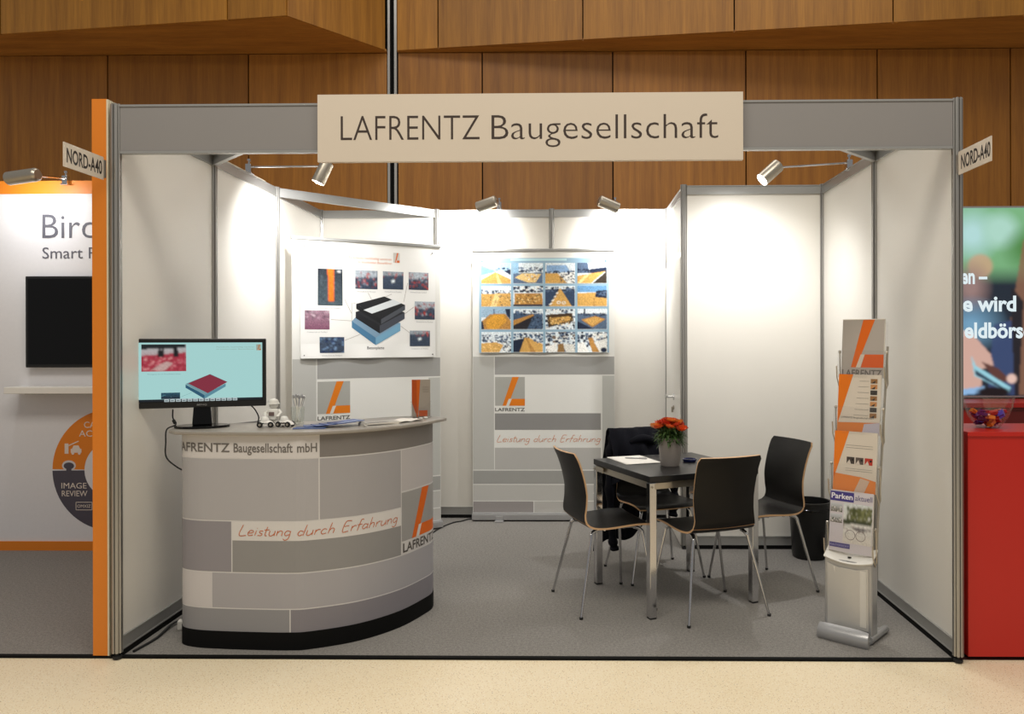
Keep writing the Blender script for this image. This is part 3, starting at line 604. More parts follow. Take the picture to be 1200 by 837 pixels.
for i, (a, tl, rr) in enumerate(((.3, .30, .016), (1.4, .16, .014), (2.3, .26, .018), (3.4, .30, .015), (4.3, .2, .017), (5.3, .36, .016), (.9, .42, .01), (2.9, .12, .008))):
    px_, py_ = .682 + math.cos(a + PI) * .015, .40 + math.sin(a + PI) * .015
    if pen0 is None:
        pen0 = thing('pen', 'white ballpoint pen standing in the clear glass', 'pen', (px_, py_, WT + .008), 0, 'pens in the glass')
        q = MB(); q.lathe([(0, 0), (.0015, .004), (.0048, .016), (.005, .125), (.004, .13)], 10); q.build('barrel', m_white, pen0, True)
        q = MB(); q.lathe([(.0045, .13), (.006, .134), (.0066, .142), (.004, .148), (0, .149)], 10); q.bb((.004, -.002, .09), (.0075, .002, .138)); q.build('cap', m_silver, pen0, True); o = pen0
    else: o = copy_tree(pen0)
    o.location = (px_, py_, WT + .008); o.rotation_euler = Euler((0, tl * .85, a), 'XYZ')
# ---- leaflets, booklets, mints, brochure holder
m_blue = mat('blue_leaflet', RGB(66, 92, 158), .35, noise=.2, nscale=30)
for i, (x, y, r, labs) in enumerate(((.800, .245, .12, 'blue leaflet lying flat at the left end of the leaflet fan'), (.825, .30, .40, 'second blue leaflet from the left in the fan'), (.868, .305, .55, 'middle blue leaflet of the fan on the counter'), (.908, .315, .7, 'fourth blue leaflet from the left in the fan'), (.945, .33, .85, 'blue leaflet at the right end of the fan, by the booklets'))):
    t = thing('leaflet', labs, 'leaflet', (x, y, WT), r, 'blue leaflets on the counter')
    z0 = .0012 + i * .0045
    q = MB(); q.grid(lambda u, v: ((u - .5) * .15, (v - .5) * .10, z0 + .006 * u * (1 if i else .0) * math.sin(PI * .5 * u)), 6, 4, .0022); q.build('sheet', m_blue, t)
    p = Print(); p.rect(-.07, -.045, .07, -.032, RGB(170, 190, 226)); p.rect(-.07, -.008, -.01, .04, RGB(38, 58, 116)); p.build('print', m_paperprint, t, lambda u, v, h: (u, v, z0 + .003 + .006 * (u / .15 + .5) * (1 if i else 0) * math.sin(PI * .5 * (u / .15 + .5))))
gb = None
for i, (x, y, r, lb) in enumerate(((1.10, .365, .62, 'lowest grey booklet of the pile on the counter'), (1.095, .372, .55, 'middle grey booklet of the pile on the counter'), (1.105, .368, .66, 'topmost grey booklet of the pile with printed cover'))):
    t = thing('booklet', lb, 'booklet', (x, y, WT + .0065 * i), r, 'grey booklets piled on the counter')
    q = MB(); q.bb((-.085, -.06, .0005), (.085, .06, .006)); q.build('pages', m_paper, t)
    p = Print(); p.rect(-.085, -.06, .085, .06, RGB(176, 170, 162)); p.rect(-.08, -.056, .02, -.02, RGB(120, 112, 104), 1); p.text('Parkhaus', -.075, .0, .02, .016, RGB(80, 74, 70), 1); p.build('cover', m_paperprint, t, lambda u, v, h: (u, v, .0064 + h * .0002))
t = thing('booklet', 'opened grey booklet lying to the right of the booklet pile', 'booklet', (1.175, .56, WT), 1.0, 'grey booklets piled on the counter')
q = MB(); q.grid(lambda u, v: ((u - .5) * .19, (v - .5) * .12, .002 + .005 * abs(math.sin(2 * PI * u))), 16, 3, .003); q.build('pages', m_paper, t)
mint0 = None
for i, (x, y) in enumerate(((1.205, .60), (1.225, .645), (1.20, .66), (1.245, .69), (1.27, .70), (1.26, .735))):
    if mint0 is None: q = MB(); q.lathe([(0, 0), (.009, .001), (.012, .004), (.009, .008), (0, .009)], 12); mint0 = q.build('mint', m_white, None, True); o = mint0; tag(o, 'small white wrapped mint by the brochure holder on the counter', 'sweet', 'white mints on the counter')
    else: o = mint0.copy(); COL.objects.link(o)
    o.location = (x, y, WT); o.rotation_euler = (0, 0, i)
bh = thing('brochure_holder', 'small clear acrylic brochure holder at the right end of the counter', 'brochure holder', (1.225, .79, WT), .22)
q = MB(); q.bb((-.056, -.03, .0), (.056, .034, .003)); q.bb((-.056, -.03, .003), (-.053, .03, .085)); q.bb((.053, -.03, .003), (.056, .03, .085)); q.bb((-.056, .03, .003), (.056, .034, .13))
q.grid(lambda u, v: ((u - .5) * .106, -.03, .003 + v * (.088 - .035 * math.sin(PI * u))), 16, 3, .0025); q.build('holder', m_acrylic, bh)
br = thing('brochure', 'stack of grey and orange folded brochures in the small acrylic holder', 'brochure', (1.225, .79, WT + .003), .22)
q = MB()
for k in range(5): q.bb((-.050, -.020 + k * .009, .001), (.050, -.0145 + k * .009, .205 - k * .002))
q.build('folded_sheets', m_paper, br)
p = Print(); p.rect(-.050, .001, .050, .205, RGB(178, 168, 156)); p.poly([(-.048, .205), (-.004, .205), (-.016, .001), (-.024, .001)], OR, 1); p.poly([(-.05, .205), (-.024, .205), (-.022, .001), (-.05, .08)], RGB(196, 82, 16), 2); p.rect(-.012, .004, .034, .036, RGB(214, 92, 20), 2)
for k in range(5): p.line([(.008, .165 - k * .007), (.042, .165 - k * .007)], .0012, RGB(130, 122, 114), 2)
p.build('cover', m_paperprint, br, front(0, -.020, 0))
# power strip behind counter
t = thing('power_strip', 'white power strip end on the carpet at the left of the counter', 'power strip', (.125, .36, 0), .2)
q = MB(); q.bb((-.03, -.02, 0), (.12, .02, .045)); q.build('strip_body', m_white, t, bevel=.005); q = MB(); q.lathe([(0, -.002), (.014, -.002), (.014, .002), (0, .002)], 12, (0, 0, .046)); q.build('socket', m_silver, t)
cable('black cable running on the carpet along the left wall', [(.04, .06, .006), (.06, .22, .007), (.05, .38, .014), (.065, .52, .007), (.05, .8, .006), (.08, 1.1, .006), (.05, 1.5, .006)], .006)
cable('thin black cable crossing the carpet between the two roll-up banners', [(.98, 1.95, .005), (1.02, 2.38, .005), (1.10, 2.62, .005), (1.17, 2.69, .005), (1.25, 2.78, .005), (1.5, 2.81, .005)], .005)

# ================================================================ ROLL-UP BANNERS
def banner_graphic(p, W, TOP):
    """u 0..W, z absolute"""
    f = lambda a: a * W; c1 = RGB(176, 176, 172); WHT = RGB(226, 226, 222)
    p.rect(0, .045, W, TOP, WHT); a0 = .153; g = .003
    def bl(x0, z0, x1, z1, c): p.rect(f(x0) + g, z0 + g, f(x1) - g, z1 - g, c, 1)
    bl(-.0, .405, a0, 1.313, RGB(186, 186, 182)); bl(a0, 1.164, 1.0, 1.313, RGB(158, 158, 156))
    bl(.91, .405, 1.0, 1.160, RGB(186, 187, 183)); bl(a0, .722, .905, .86, RGB(140, 139, 138)); bl(a0, .405, .905, .585, RGB(182, 181, 178))
    bl(0, .29, 1, .402, RGB(158, 158, 155)); bl(0, .157, 1, .288, RGB(188, 187, 183)); bl(0, .05, .43, .155, RGB(150, 145, 144)); bl(.43, .05, 1, .155, RGB(184, 182, 178))
    p.text('alse', f(.845), f(.925), .215, .020, RGB(228, 228, 224), 2)
    p.logo(f(.158), .918, f(.368), 1.148, 1, RGB(168, 168, 163)); p.text('LAFRENTZ', f(.158), f(.368), .874, .026, RGB(88, 88, 86), 2, .02)
    p.hand('Leistung durch Erfahrung', f(.17), f(.90), .628, .056, RGB(205, 130, 88), .0042, 2, .3)
def banner(lab, loc, rz, W=1.135, TOP=2.155):
    t = thing('roll_up_banner', lab, 'banner', loc, rz, 'roll-up banners')
    q = MB(); q.bb((-.004, -.045, .012), (W + .004, .055, .058)); q.bb((-.002, -.040, .058), (W + .002, .0, .066)); q.build('cassette', m_silver, t, bevel=.005)
    for x in (.19 * W, .8 * W): q = MB(); q.bb((x - .035, -.085, 0), (x + .035, .12, .012)); q.bb((x - .03, -.052, .010), (x + .03, -.044, .045)); q.build('foot', m_silver, t, bevel=.003)
    q = MB(); q.bb((0, -.0015, .05), (W, .0015, TOP)); q.build('banner_film', m_paper, t)
    q = MB(); q.bb((-.005, -.012, TOP - .004), (W + .005, .012, TOP + .018)); q.build('top_bar', m_alu2, t, bevel=.003)
    q = MB(); q.tube([(W / 2, .045, .05), (W / 2, .02, TOP)], .008, 8); q.build('support_pole', m_alu, t, True)
    p = Print(); banner_graphic(p, W, TOP); p.build('graphic', m_print, t, front(0, -.0015, 0)); return t
banner('roll-up banner in the middle of the rear wall, behind the table', (1.253, 2.735, 0), 0)
b1a = math.atan2(.565, .925); banner('roll-up banner standing diagonally in the left rear corner behind the counter', (.098, 1.915, 0), b1a, W=1.10)

# poster 2: sixteen photographs
def photo(i):
    sky = RGB(226, 236, 242); bl = RGB(170, 205, 232); dk = RGB(30, 42, 66); mid = RGB(92, 112, 140); ye = RGB(212, 166, 92); y2 = RGB(186, 136, 70); yl = RGB(240, 206, 140); wh = RGB(240, 240, 236)
    C = Canvas(60, 42, sky, sky, i + 10); A = C.poly
    def trees(y, n=12, h=.12, cols=(dk, mid)): C.speckle(0, y - h, 1, y, list(cols), n, .07)
    if i == 0: A([(0, 0), (1, 0), (1, .4), (0, .4)], bl); trees(.38, 8, .14); A([(0, .1), (.5, .42), (0, .6)], RGB(120, 175, 215)); A([(.48, .42), (1, .8), (1, 1), (0, 1), (0, .8)], ye); A([(.5, .42), (.7, 1), (.55, 1)], yl); A([(.75, .38), (1, .3), (1, .6)], dk)
    elif i == 1: trees(.42, 22, .2); A([(0, .0), (.18, 0), (.18, .5), (0, .5)], RGB(150, 190, 220)); A([(0, .5), (1, .45), (1, 1), (0, 1)], mid); A([(.05, .7), (.3, .5), (.95, .52), (.75, .95), (.5, .95)], yl); C.speckle(.4, .55, .8, .8, [wh, y2], 8, .05)
    elif i == 2: A([(.05, .1), (.7, .1), (.85, .45), (.05, .45)], RGB(140, 175, 215)); trees(.5, 12, .1); A([(0, .5), (.45, .5), (.75, 1), (0, 1)], ye); A([(.4, .5), (1, .45), (1, 1), (.75, 1)], wh); C.speckle(.45, .5, 1, .95, [dk], 26, .05)
    elif i == 3: A([(0, 0), (.35, 0), (.4, .5), (0, .5)], mid); A([(.42, .3), (1, .2), (1, .45), (.42, .5)], dk); C.speckle(0, .3, .4, .5, [dk], 10, .06); A([(0, .62), (.95, .4), (.45, 1), (0, 1)], ye); A([(1, .38), (1, 1), (.5, 1)], RGB(60, 52, 44)); A([(.3, .55), (.45, .52), (.1, 1), (0, .95)], yl)
    elif i == 4: trees(.35, 16, .14); A([(0, .38), (1, .35), (1, 1), (0, 1)], ye); A([(.45, .4), (.65, .4), (.5, 1), (.3, 1)], yl); C.speckle(0, .45, 1, .95, [dk, y2, yl], 26, .04)
    elif i == 5: C.speckle(0, 0, 1, .28, [dk, dk, mid, wh], 22, .09); A([(.05, .35), (.97, .35), (1, .9), (.03, .9)], y2); C.speckle(.08, .4, .95, .85, [ye, yl, RGB(120, 90, 50)], 34, .06); A([(0, .9), (1, .9), (1, 1), (0, 1)], dk)
    elif i == 6: A([(0, .15), (1, .15), (1, 1), (0, 1)], RGB(52, 70, 98)); trees(.3, 18, .25); A([(.5, .1), (.9, 1), (.12, 1)], ye); [A([(.5 - .1 - k * .07, .3 + k * .17), (.46 - k * .07, .3 + k * .17), (.42 - k * .08, .38 + k * .18), (.34 - k * .08, .38 + k * .18)], wh) for k in range(4)]; C.blob(.45, .8, .08, .09, wh, .3); C.blob(.62, .82, .08, .09, wh, .3); C.blob(.45, .8, .04, .05, ye); C.blob(.62, .82, .04, .05, ye)
    elif i == 7: A([(0, 0), (1, 0), (1, .3), (0, .3)], RGB(110, 160, 205)); A([(0, .36), (1, .3), (1, 1), (0, 1)], ye); A([(.62, .25), (1, .2), (1, .6), (.6, .55)], dk); C.speckle(.65, .3, .98, .5, [mid], 8, .06); A([(.55, .6), (.58, .6), (.56, 1), (.53, 1)], y2)
    elif i == 8: A([(0, 0), (1, 0), (1, .5), (0, .4)], RGB(150, 178, 200)); A([(.4, 0), (.45, 0), (.45, .3), (.4, .3)], mid); A([(.8, 0), (.97, 0), (.97, .5), (.85, .3)], dk); A([(0, .6), (.3, .25), (.8, .22), (1, .6), (1, 1), (.05, 1)], y2); A([(.15, .6), (.4, .28), (.75, .26), (.85, .6), (.5, 1), (.2, .95)], RGB(214, 156, 60)); A([(0, .6), (.04, .58), (.1, 1), (0, 1)], dk)
    elif i == 9: A([(0, .2), (1, .25), (1, 1), (0, 1)], RGB(66, 88, 116)); trees(.3, 16, .2); A([(0, .55), (.65, .25), (.7, .32), (0, .8)], y2); A([(0, .8), (.7, .32), (.45, 1), (0, 1)], RGB(40, 38, 44)); C.speckle(.6, .4, 1, 1, [mid, dk], 24, .05)
    elif i == 10: C.speckle(0, 0, 1, 1, [mid, wh, dk], 40, .08); A([(.05, .28), (.9, .2), (.95, .6), (.1, .9)], RGB(70, 52, 34)); A([(.15, .45), (.8, .35), (.85, .55), (.2, .78)], ye); C.speckle(.1, .4, .9, .75, [y2, yl, RGB(80, 56, 30)], 26, .05)
    elif i == 11: A([(.22, 0), (.26, 0), (.27, .25), (.22, .25)], dk); A([(0, .22), (1, .25), (1, 1), (0, 1)], RGB(88, 108, 134)); C.speckle(0, .22, 1, .35, [dk], 12, .06); A([(.12, .52), (.6, .35), (.95, .5), (.5, .9)], y2); A([(.2, .52), (.6, .4), (.85, .5), (.5, .82)], ye); A([(0, .6), (.5, .95), (.6, 1), (0, 1)], dk)
    elif i == 12: trees(.42, 18, .28); C.speckle(0, .4, 1, .6, [wh, mid, dk], 20, .07); A([(0, .55), (.5, .5), (.75, .62), (.6, 1), (0, 1)], ye); C.speckle(.05, .6, .6, .95, [y2, yl], 22, .04); C.speckle(.7, .55, 1, 1, [wh, dk], 16, .06)
    elif i == 13: trees(.3, 18, .2, (dk, RGB(50, 90, 130))); A([(0, .4), (.4, .3), (.2, 1), (0, 1)], dk); A([(.38, .28), (.5, .28), (1, .6), (1, 1), (.2, 1)], ye); A([(.42, .3), (.46, .3), (.75, 1), (.6, 1)], y2); C.speckle(.7, .3, 1, .5, [mid], 8, .07)
    elif i == 14: C.speckle(0, 0, 1, 1, [dk, wh, dk, mid, RGB(120, 100, 84)], 60, .09); A([(0, .7), (.35, .6), (.4, 1), (.1, 1)], wh); A([(.55, .6), (.95, .6), (1, 1), (.7, 1)], RGB(226, 226, 220)); A([(.42, .6), (.6, .55), (.65, 1), (.4, 1)], RGB(150, 116, 70))
    else: C.speckle(0, 0, 1, .7, [dk, wh, mid, dk], 44, .1); A([(.35, .3), (.5, .28), (.75, 1), (.5, 1)], y2); A([(.55, .5), (1, .3), (1, 1), (.75, 1)], wh); A([(0, .6), (.2, .5), (.4, 1), (0, 1)], wh); C.blob(.88, .88, .12, .14, dk)
    return C.noise(.16).a
def poster_sheet(name, lab, loc, rz, W, Hh, wave=.012):
    t = thing(name, lab, 'poster', loc, rz)
    fn = lambda u, v: (u * W, -.006 - wave * max(0, (.12 - v) / .12) * (.5 + .5 * math.sin(u * 17)), v * Hh)
    q = MB(); q.grid(fn, 32, 16, .0006); q.build('sheet', m_paper, t, True)
    pin = MB(); pin.lathe([(0, 0), (.004, 0), (.005, .005), (0, .006)], 8, (0, 0, 0), Euler((PI / 2, 0, 0)))
    p0 = None
    for x, z in ((.025, .02), (W - .025, .02), (.025, Hh - .025), (W - .025, Hh - .025)):
        if p0 is None: p0 = pin.build('pin', m_black, t, loc=(x, -.010, z))
        else: copy_mesh_obj(p0, t, (x, -.010, z))
    return t, lambda u, v, h: (u, fn(0, 1)[1] - .0025 - wave * max(0, (.12 - v / Hh) / .12) * (.5 + .5 * math.sin(u / W * 17)) - h * LAY, v)
PW, PH = 1.035, .755
t, mp_ = poster_sheet('photo_poster', 'blue poster of sixteen car park deck photographs pinned to the rear banner', (1.308, 2.728, 1.342), 0, PW, PH)
p = Print(); p.quad((0, 0), (PW, 0), (PW, PH), (0, PH), RGB(150, 182, 204), 0, 64, 48); p.rect(.25, PH - .022, .42 + .28, PH - .006, RGB(190, 224, 232), 1)
p.build('poster_ground', m_print, t, mp_)
for r in range(4):
    for c in range(4):
        x0, z0 = .018 + c * .2555, PH - .205 - r * .183
        p = Print(); p.raster(photo(r * 4 + c), x0, z0, x0 + .237, z0 + .165, 2 if r < 3 else 3); p.build('photo', m_photo, t, mp_)
# poster 1: layered slab drawing with small photographs
PW, PH = 1.0, .815
ca, sa = math.cos(b1a), math.sin(b1a)
t, mp_ = poster_sheet('technical_poster', 'white poster with a layered slab drawing and small photographs, on the left banner', (.098 + ca * .055 + sa * .006, 1.915 + sa * .055 - ca * .006, 1.315), b1a, PW, PH)
def Q(x, y):  # from measured poster coordinates (fractions)
    return ((x - 112) / (920 - 112) * PW, (775 - y) / (775 - 130) * PH)
rx = lambda x, y: ((x - 108) / (925 - 108) * PW, PH * (1 - (y - (118 + (x - 108) * .085)) / (778 - 118 - (x - 108) * .080)))
p = Print(); p.quad((0, 0), (PW, 0), (PW, PH), (0, PH), RGB(232, 232, 230), 0, 64, 48)
for tx, a, c_, z in (('Parkdecks nachhaltig sanieren', 385, 645, 205), ('im bituminoesen Bauverfahren', 440, 645, 232)):
    (x0, z0), (x1, z1) = rx(a, z + 12), rx(c_, z + 12); p.text(tx, x0, x1, z0, .017, RGB(218, 140, 100), 1)
a, b_ = rx(655, 248), rx(695, 196); p.logo(a[0], a[1], b_[0], b_[1], 1, RGB(200, 196, 190), RGB(214, 110, 60))
for L_ in (((360, 448), (402, 530)), ((402, 575), (402, 470), (425, 470)), ((280, 560), (400, 570)), ((360, 680), (450, 648)), ((500, 415), (520, 450)), ((645, 425), (590, 445)), ((745, 365), (720, 470)), ((785, 500), (715, 545)), ((758, 645), (700, 605))): p.line([rx(*k) for k in L_], .0028, RGB(150, 142, 136), 1)
def slab(pts, col, h): p.poly([rx(*k) for k in pts], col, h)
slab([(402, 572), (545, 668), (545, 710), (402, 608)], RGB(72, 120, 156), 2); slab([(545, 668), (698, 588), (698, 632), (545, 710)], RGB(112, 160, 190), 2); slab([(402, 572), (430, 545), (698, 588), (545, 668)], RGB(120, 150, 175), 2)
slab([(425, 520), (570, 600), (570, 645), (425, 555)], RGB(26, 28, 34), 3); slab([(570, 600), (725, 530), (725, 565), (570, 645)], RGB(66, 70, 80), 3); slab([(425, 520), (600, 480), (725, 530), (570, 600)], RGB(36, 38, 44), 3)
slab([(428, 475), (578, 565), (578, 592), (428, 502)], RGB(24, 26, 30), 4); slab([(578, 565), (728, 488), (728, 515), (578, 592)], RGB(74, 78, 86), 4); slab([(428, 475), (598, 437), (728, 488), (578, 565)], RGB(30, 32, 36), 5); slab([(472, 510), (652, 455), (705, 478), (522, 532)], RGB(214, 220, 224), 6)
a, b_ = rx(493, 732), rx(597, 732); p.text('Betonplatte', a[0], b_[0], a[1], .020, RGB(50, 50, 54), 1, .01)
p.build('drawing', m_print, t, mp_)
def pic(x0, y0, x1, y1, seed, kind):
    dk = RGB(38, 44, 56); C = Canvas(28, 20, RGB(70, 84, 104), RGB(52, 64, 84), seed)
    if kind == 'o': C = Canvas(28, 40, RGB(36, 42, 50), RGB(70, 84, 92), seed); C.speckle(0, 0, 1, 1, [dk, RGB(84, 96, 104)], 60, .04); C.poly([(.40, .0), (.66, .0), (.63, .88), (.44, .88)], RGB(238, 112, 34)); C.poly([(.78, .03), (.9, .03), (.9, .1), (.78, .1)], RGB(235, 235, 235))
    elif kind == 'r': C.poly([(0, 0), (1, 0), (1, .35), (0, .4)], RGB(170, 180, 190)); C.speckle(0, .1, 1, .9, [RGB(176, 62, 54), dk, RGB(176, 62, 54), RGB(160, 172, 184)], 26, .08)
    elif kind == 'p': C = Canvas(28, 20, RGB(150, 120, 135), RGB(126, 80, 104), seed); C.speckle(0, 0, 1, .5, [dk, RGB(200, 180, 190)], 16, .06)
    elif kind == 'b': C.speckle(0, 0, 1, 1, [RGB(28, 52, 100), RGB(120, 150, 186), RGB(20, 30, 60)], 26, .09)
    else: C.poly([(0, 0), (1, 0), (1, .2), (0, .24)], RGB(150, 160, 170)); C.poly([(.4, .5), (.55, .44), (.58, .58), (.42, .66)], RGB(225, 235, 240)); C.speckle(0, .1, 1, .35, [dk, RGB(206, 70, 50)], 10, .06)
    a = rx((x0 + x1) / 2, (y0 + y1) / 2); wd = (x1 - x0) / 817 * PW; hh = (y1 - y0) / 625 * PH
    p = Print(); p.raster(C.noise(.14).a, a[0] - wd / 2, a[1] - hh / 2, a[0] + wd / 2, a[1] + hh / 2, 2 if a[1] > .16 else 3)
    p.text('Arbeitsschritt am Parkdeck', a[0] - wd * .42, a[0] + wd * .42, a[1] - hh / 2 - .024, .011, RGB(170, 172, 176), 1); p.build('photo', m_photo, t, mp_)
for k, a in enumerate(((205, 277, 348, 477, 'o'), (423, 288, 557, 392, 'r'), (590, 298, 718, 399, 'g'), (752, 306, 879, 407, 'r'), (790, 470, 920, 574, 'r'), (758, 632, 888, 722, 'g'), (132, 509, 272, 612, 'p'), (215, 661, 357, 747, 'b'))): pic(a[0], a[1], a[2], a[3], k + 40, a[4])

# ================================================================ TABLE AND CHAIRS
TA = math.radians(24.0); TC = (2.629, .946); TH = .735
tb = thing('meeting_table', 'small square black-topped table on flat chrome legs in the middle of the booth', 'table', (TC[0], TC[1], 0), TA)
hw = .338
q = MB(); q.bb((-hw, -hw, TH - .032), (hw, hw, TH)); q.build('tabletop', m_table, tb, bevel=.002)
q = MB()
for s in (-1, 1): q.bb((-hw + .02, s * (hw - .022) - .008, TH - .070), (hw - .02, s * (hw - .022) + .008, TH - .034)); q.bb((s * (hw - .022) - .008, -hw + .02, TH - .070), (s * (hw - .022) + .008, hw - .02, TH - .034))
q.build('apron', m_steel, tb)
lg = None
for sx_ in (-1, 1):
    for sy in (-1, 1):
        if lg is None: q = MB(); q.bb((-.020, -.020, .008), (.020, .020, TH - .034)); lg = q.build('leg', m_chrome, tb, bevel=.003); q = MB(); q.bb((-.018, -.018, 0), (.018, .018, .010)); fo = q.build('foot', m_rubber, lg); o = lg
        else: o = lg.copy(); COL.objects.link(o); o.parent = tb; f2 = fo.copy(); COL.objects.link(f2); f2.parent = o
        o.location = (sx_ * (hw - .02), sy * (hw - .02), 0)
br_ = None
for k in range(4):
    a = k * PI / 2; q = MB() if br_ is None else None
    if br_ is None: q.bb((-hw + .03, -hw - .002, TH - .066), (-hw + .13, -hw + .002, TH - .036)); q.lathe([(0, -.004), (.006, -.003), (.006, .003), (0, .004)], 8, (-hw + .012, -hw, TH - .055), Euler((PI / 2, 0, 0))); br_ = q.build('corner_bracket', m_steel, tb)
    else: o = copy_mesh_obj(br_, tb, (0, 0, 0)); o.rotation_euler = (0, 0, a)
def make_chair(lab):
    t = thing('chair', lab, 'chair', (0, 0, 0), 0, 'black plywood shell chairs around the table')
    TH_ = .010
    def prof(s):  # side profile of the shell: (y, z); s 0..1 from the seat front to the top of the back
        P = [Vector((0, .215, .436)), Vector((0, .19, .452)), Vector((0, .10, .455)), Vector((0, -.02, .447)), Vector((0, -.105, .446)), Vector((0, -.150, .462)), Vector((0, -.168, .50)), Vector((0, -.170, .57)), Vector((0, -.186, .68)), Vector((0, -.215, .78)), Vector((0, -.245, .845))]
        c = prof.c if hasattr(prof, 'c') else None
        if c is None:
            c = spline(P, 8); d = [0]
            for i in range(1, len(c)): d.append(d[-1] + (c[i] - c[i - 1]).length)
            prof.c = c; prof.d = d
        d = prof.d; L = s * d[-1]; i = min(len(c) - 2, max(0, int(np.searchsorted(d, L)) - 1)); f = (L - d[i]) / max(1e-9, d[i + 1] - d[i]); return c[i].lerp(c[i + 1], f)
    def width(s):
        w_ = .205 if s < .35 else .205 - .030 * min(1, (s - .35) / .2)
        w_ = w_ if s < .6 else .175 + .010 * (s - .6) / .4
        e = min(s / .05, (1 - s) / .03, 1); return w_ * (.93 + .07 * math.sqrt(max(0, 1 - (1 - e) ** 2)))
    def sh(s0, s1):
        def fn(u, v):
            s = s0 + (s1 - s0) * v; p_ = prof(s); x = (2 * u - 1) * width(s); cup = .022 * ((2 * u - 1) ** 2)
            k = min(1, max(0, (s - .5) / .2)); return (x, p_.y + cup * k, p_.z + cup * .25 * (1 - k))
        return fn
    SB = .50
    for nm, s0, s1, n in (('seat', 0, SB, 18), ('backrest', SB, 1, 18)):
        q = MB(); q.edge_k = 1; q.grid(sh(s0, s1), 12, n, TH_); q.build(nm, [m_seat, m_birch], t, True)
    q = MB()
    for s in (-1, 1): q.tube(spline([(s * .150, .150, .42), (s * .150, .10, .436), (s * .150, -.08, .434), (s * .150, -.12, .422)], 5), .007, 8)
    q.tube([(-.15, .06, .433), (.15, .06, .433)], .007, 8); q.tube([(-.15, -.05, .429), (.15, -.05, .429)], .007, 8)
    q.box((0, .06, .4435), (.10, .04, .003)); q.box((0, -.05, .440), (.10, .04, .003))
    q.build('frame', m_chrome, t, True)
    for sx_ in (-1, 1):
        for sy, yt, yb in ((1, .150, .205), (-1, -.12, -.215)):
            q = MB(); c = spline([(sx_ * .150, yt - sy * .03, .432), (sx_ * .158, yt + sy * .006, .415), (sx_ * .172, yt + sy * .02, .36), (sx_ * .236, yb, .006)], 6)
            n = len(c); q.tube(c, [.0105 - .0035 * (i / (n - 1)) for i in range(n)], 10); l_ = q.build('leg', m_chrome, t, True)
            q = MB(); q.lathe([(.009, 0), (.010, .012), (0, .012)], 10, (sx_ * .237, yb, 0)); q.build('foot_cap', m_rubber, l_)
    return t
ch = make_chair('black plywood chair at the left side of the table, seen from its side')
ch.location = (2.228, .802, 0); ch.rotation_euler = (0, 0, math.radians(19.5) - PI / 2)
def next_chair(lab, loc, rz):
    c = copy_tree(ch); c.location = (loc[0], loc[1], 0); c.rotation_euler = (0, 0, rz); c['label'] = lab; return c
next_chair('black plywood chair in front of the table with its back to the viewer', (2.782, .682), math.radians(21.5))
next_chair('black plywood chair at the right side of the table beside the waste bin', (3.163, 1.095), math.radians(22.8) + PI / 2)
bc = next_chair('black plywood chair behind the table with a navy jacket over its back', (2.56, 1.34), math.radians(200))
# navy jacket over the rear chair
jk = thing('jacket', 'dark navy jacket draped over the backrest of the rear chair, hanging to the floor side', 'jacket', (2.56, 1.34, 0), math.radians(200))
def jfn(u, v):
    # v: 0 rear hem -> .55 top of the backrest -> 1 front hem ; chair local: backrest at y=-.245 z=.845
    x = (2 * u - 1); wob = .012 * math.sin(9 * u + 3 * v) + .008 * math.sin(23 * u + 11 * v) + .005 * math.sin(41 * u - 17 * v)
    if v < .52:
        t_ = v / .52; hem = .34 - .28 * u + .05 * math.sin(9 * u); z = hem + (.85 - hem) * t_; w_ = .20 + (.09 if u > .5 else .03) * (1 - t_); y = -.272 - .030 * math.sin(PI * t_) - .02 * (1 - t_)
    elif v < .62:
        t_ = (v - .52) / .10; z = .85 + .016 * math.sin(PI * t_); w_ = .196; y = -.272 + .052 * t_
    else:
        t_ = (v - .62) / .38; z = .85 - (.30 + .03 * math.sin(7 * u)) * t_; w_ = .200 + .024 * t_; y = -.220 + .095 * t_ + .04 * math.sin(PI * min(1, t_ * 1.2))
    return (x * w_, y + wob, z)
q = MB(); q.grid(jfn, 34, 52, .008); q.build('body', m_cloth, jk, True)
q = MB(); c = spline([(-.10, -.20, .74), (-.07, -.165, .79), (0, -.155, .81), (.07, -.165, .79), (.10, -.20, .74)], 6); q.tube(c, [.012 + .014 * math.sin(PI * i / (len(c) - 1)) for i in range(len(c))], 10); q.build('collar', m_cloth, jk, True)
for s, zz in ((1, .12), (-1, .30)):
    q = MB(); c = spline([(s * .165, -.25, .83), (s * .205, -.22, .70), (s * .225, -.17, .50), (s * .215, -.15, zz + .08), (s * .20, -.14, zz)], 6)
    q.tube(c, [.040 + .010 * math.sin(i * 1.7) for i in range(len(c))], 12, True, .6); q.build('sleeve', m_cloth, jk, True)

# ---- things on the table
fp = thing('flower_pot', 'round grey pot of orange flowers standing on the black table', 'potted plant', (2.605, .870, TH))
q = MB(); q.lathe([(0, 0), (.050, 0), (.053, .004), (.068, .150), (.070, .156), (.064, .158), (.060, .135), (0, .133)], 32); q.build('pot', m_ceramic, fp, True)
q = MB(); q.lathe([(0, .134), (.061, .136)], 20); q.build('soil', mat('potting_soil', RGB(46, 34, 26), .95, noise=.3), fp)
m_leaf = mat('leaf_green', RGB(64, 92, 42), .5, noise=.4, nscale=30); m_stem = mat('stem_green', RGB(96, 122, 58), .6)
rnd = random.Random(4); q = MB(); sq = MB(); tips = []
for i in range(20):
    a = i * 2.399; r = .086 * math.sqrt((i + .5) / 20); zt = .258 - 7.5 * r * r + rnd.uniform(-.008, .008)
    x, y = r * math.cos(a), r * math.sin(a); tips.append((x, y, zt)); sq.tube([(x * .3, y * .3, .13), (x * .75, y * .75, .2), (x, y, zt)], .0025, 5)
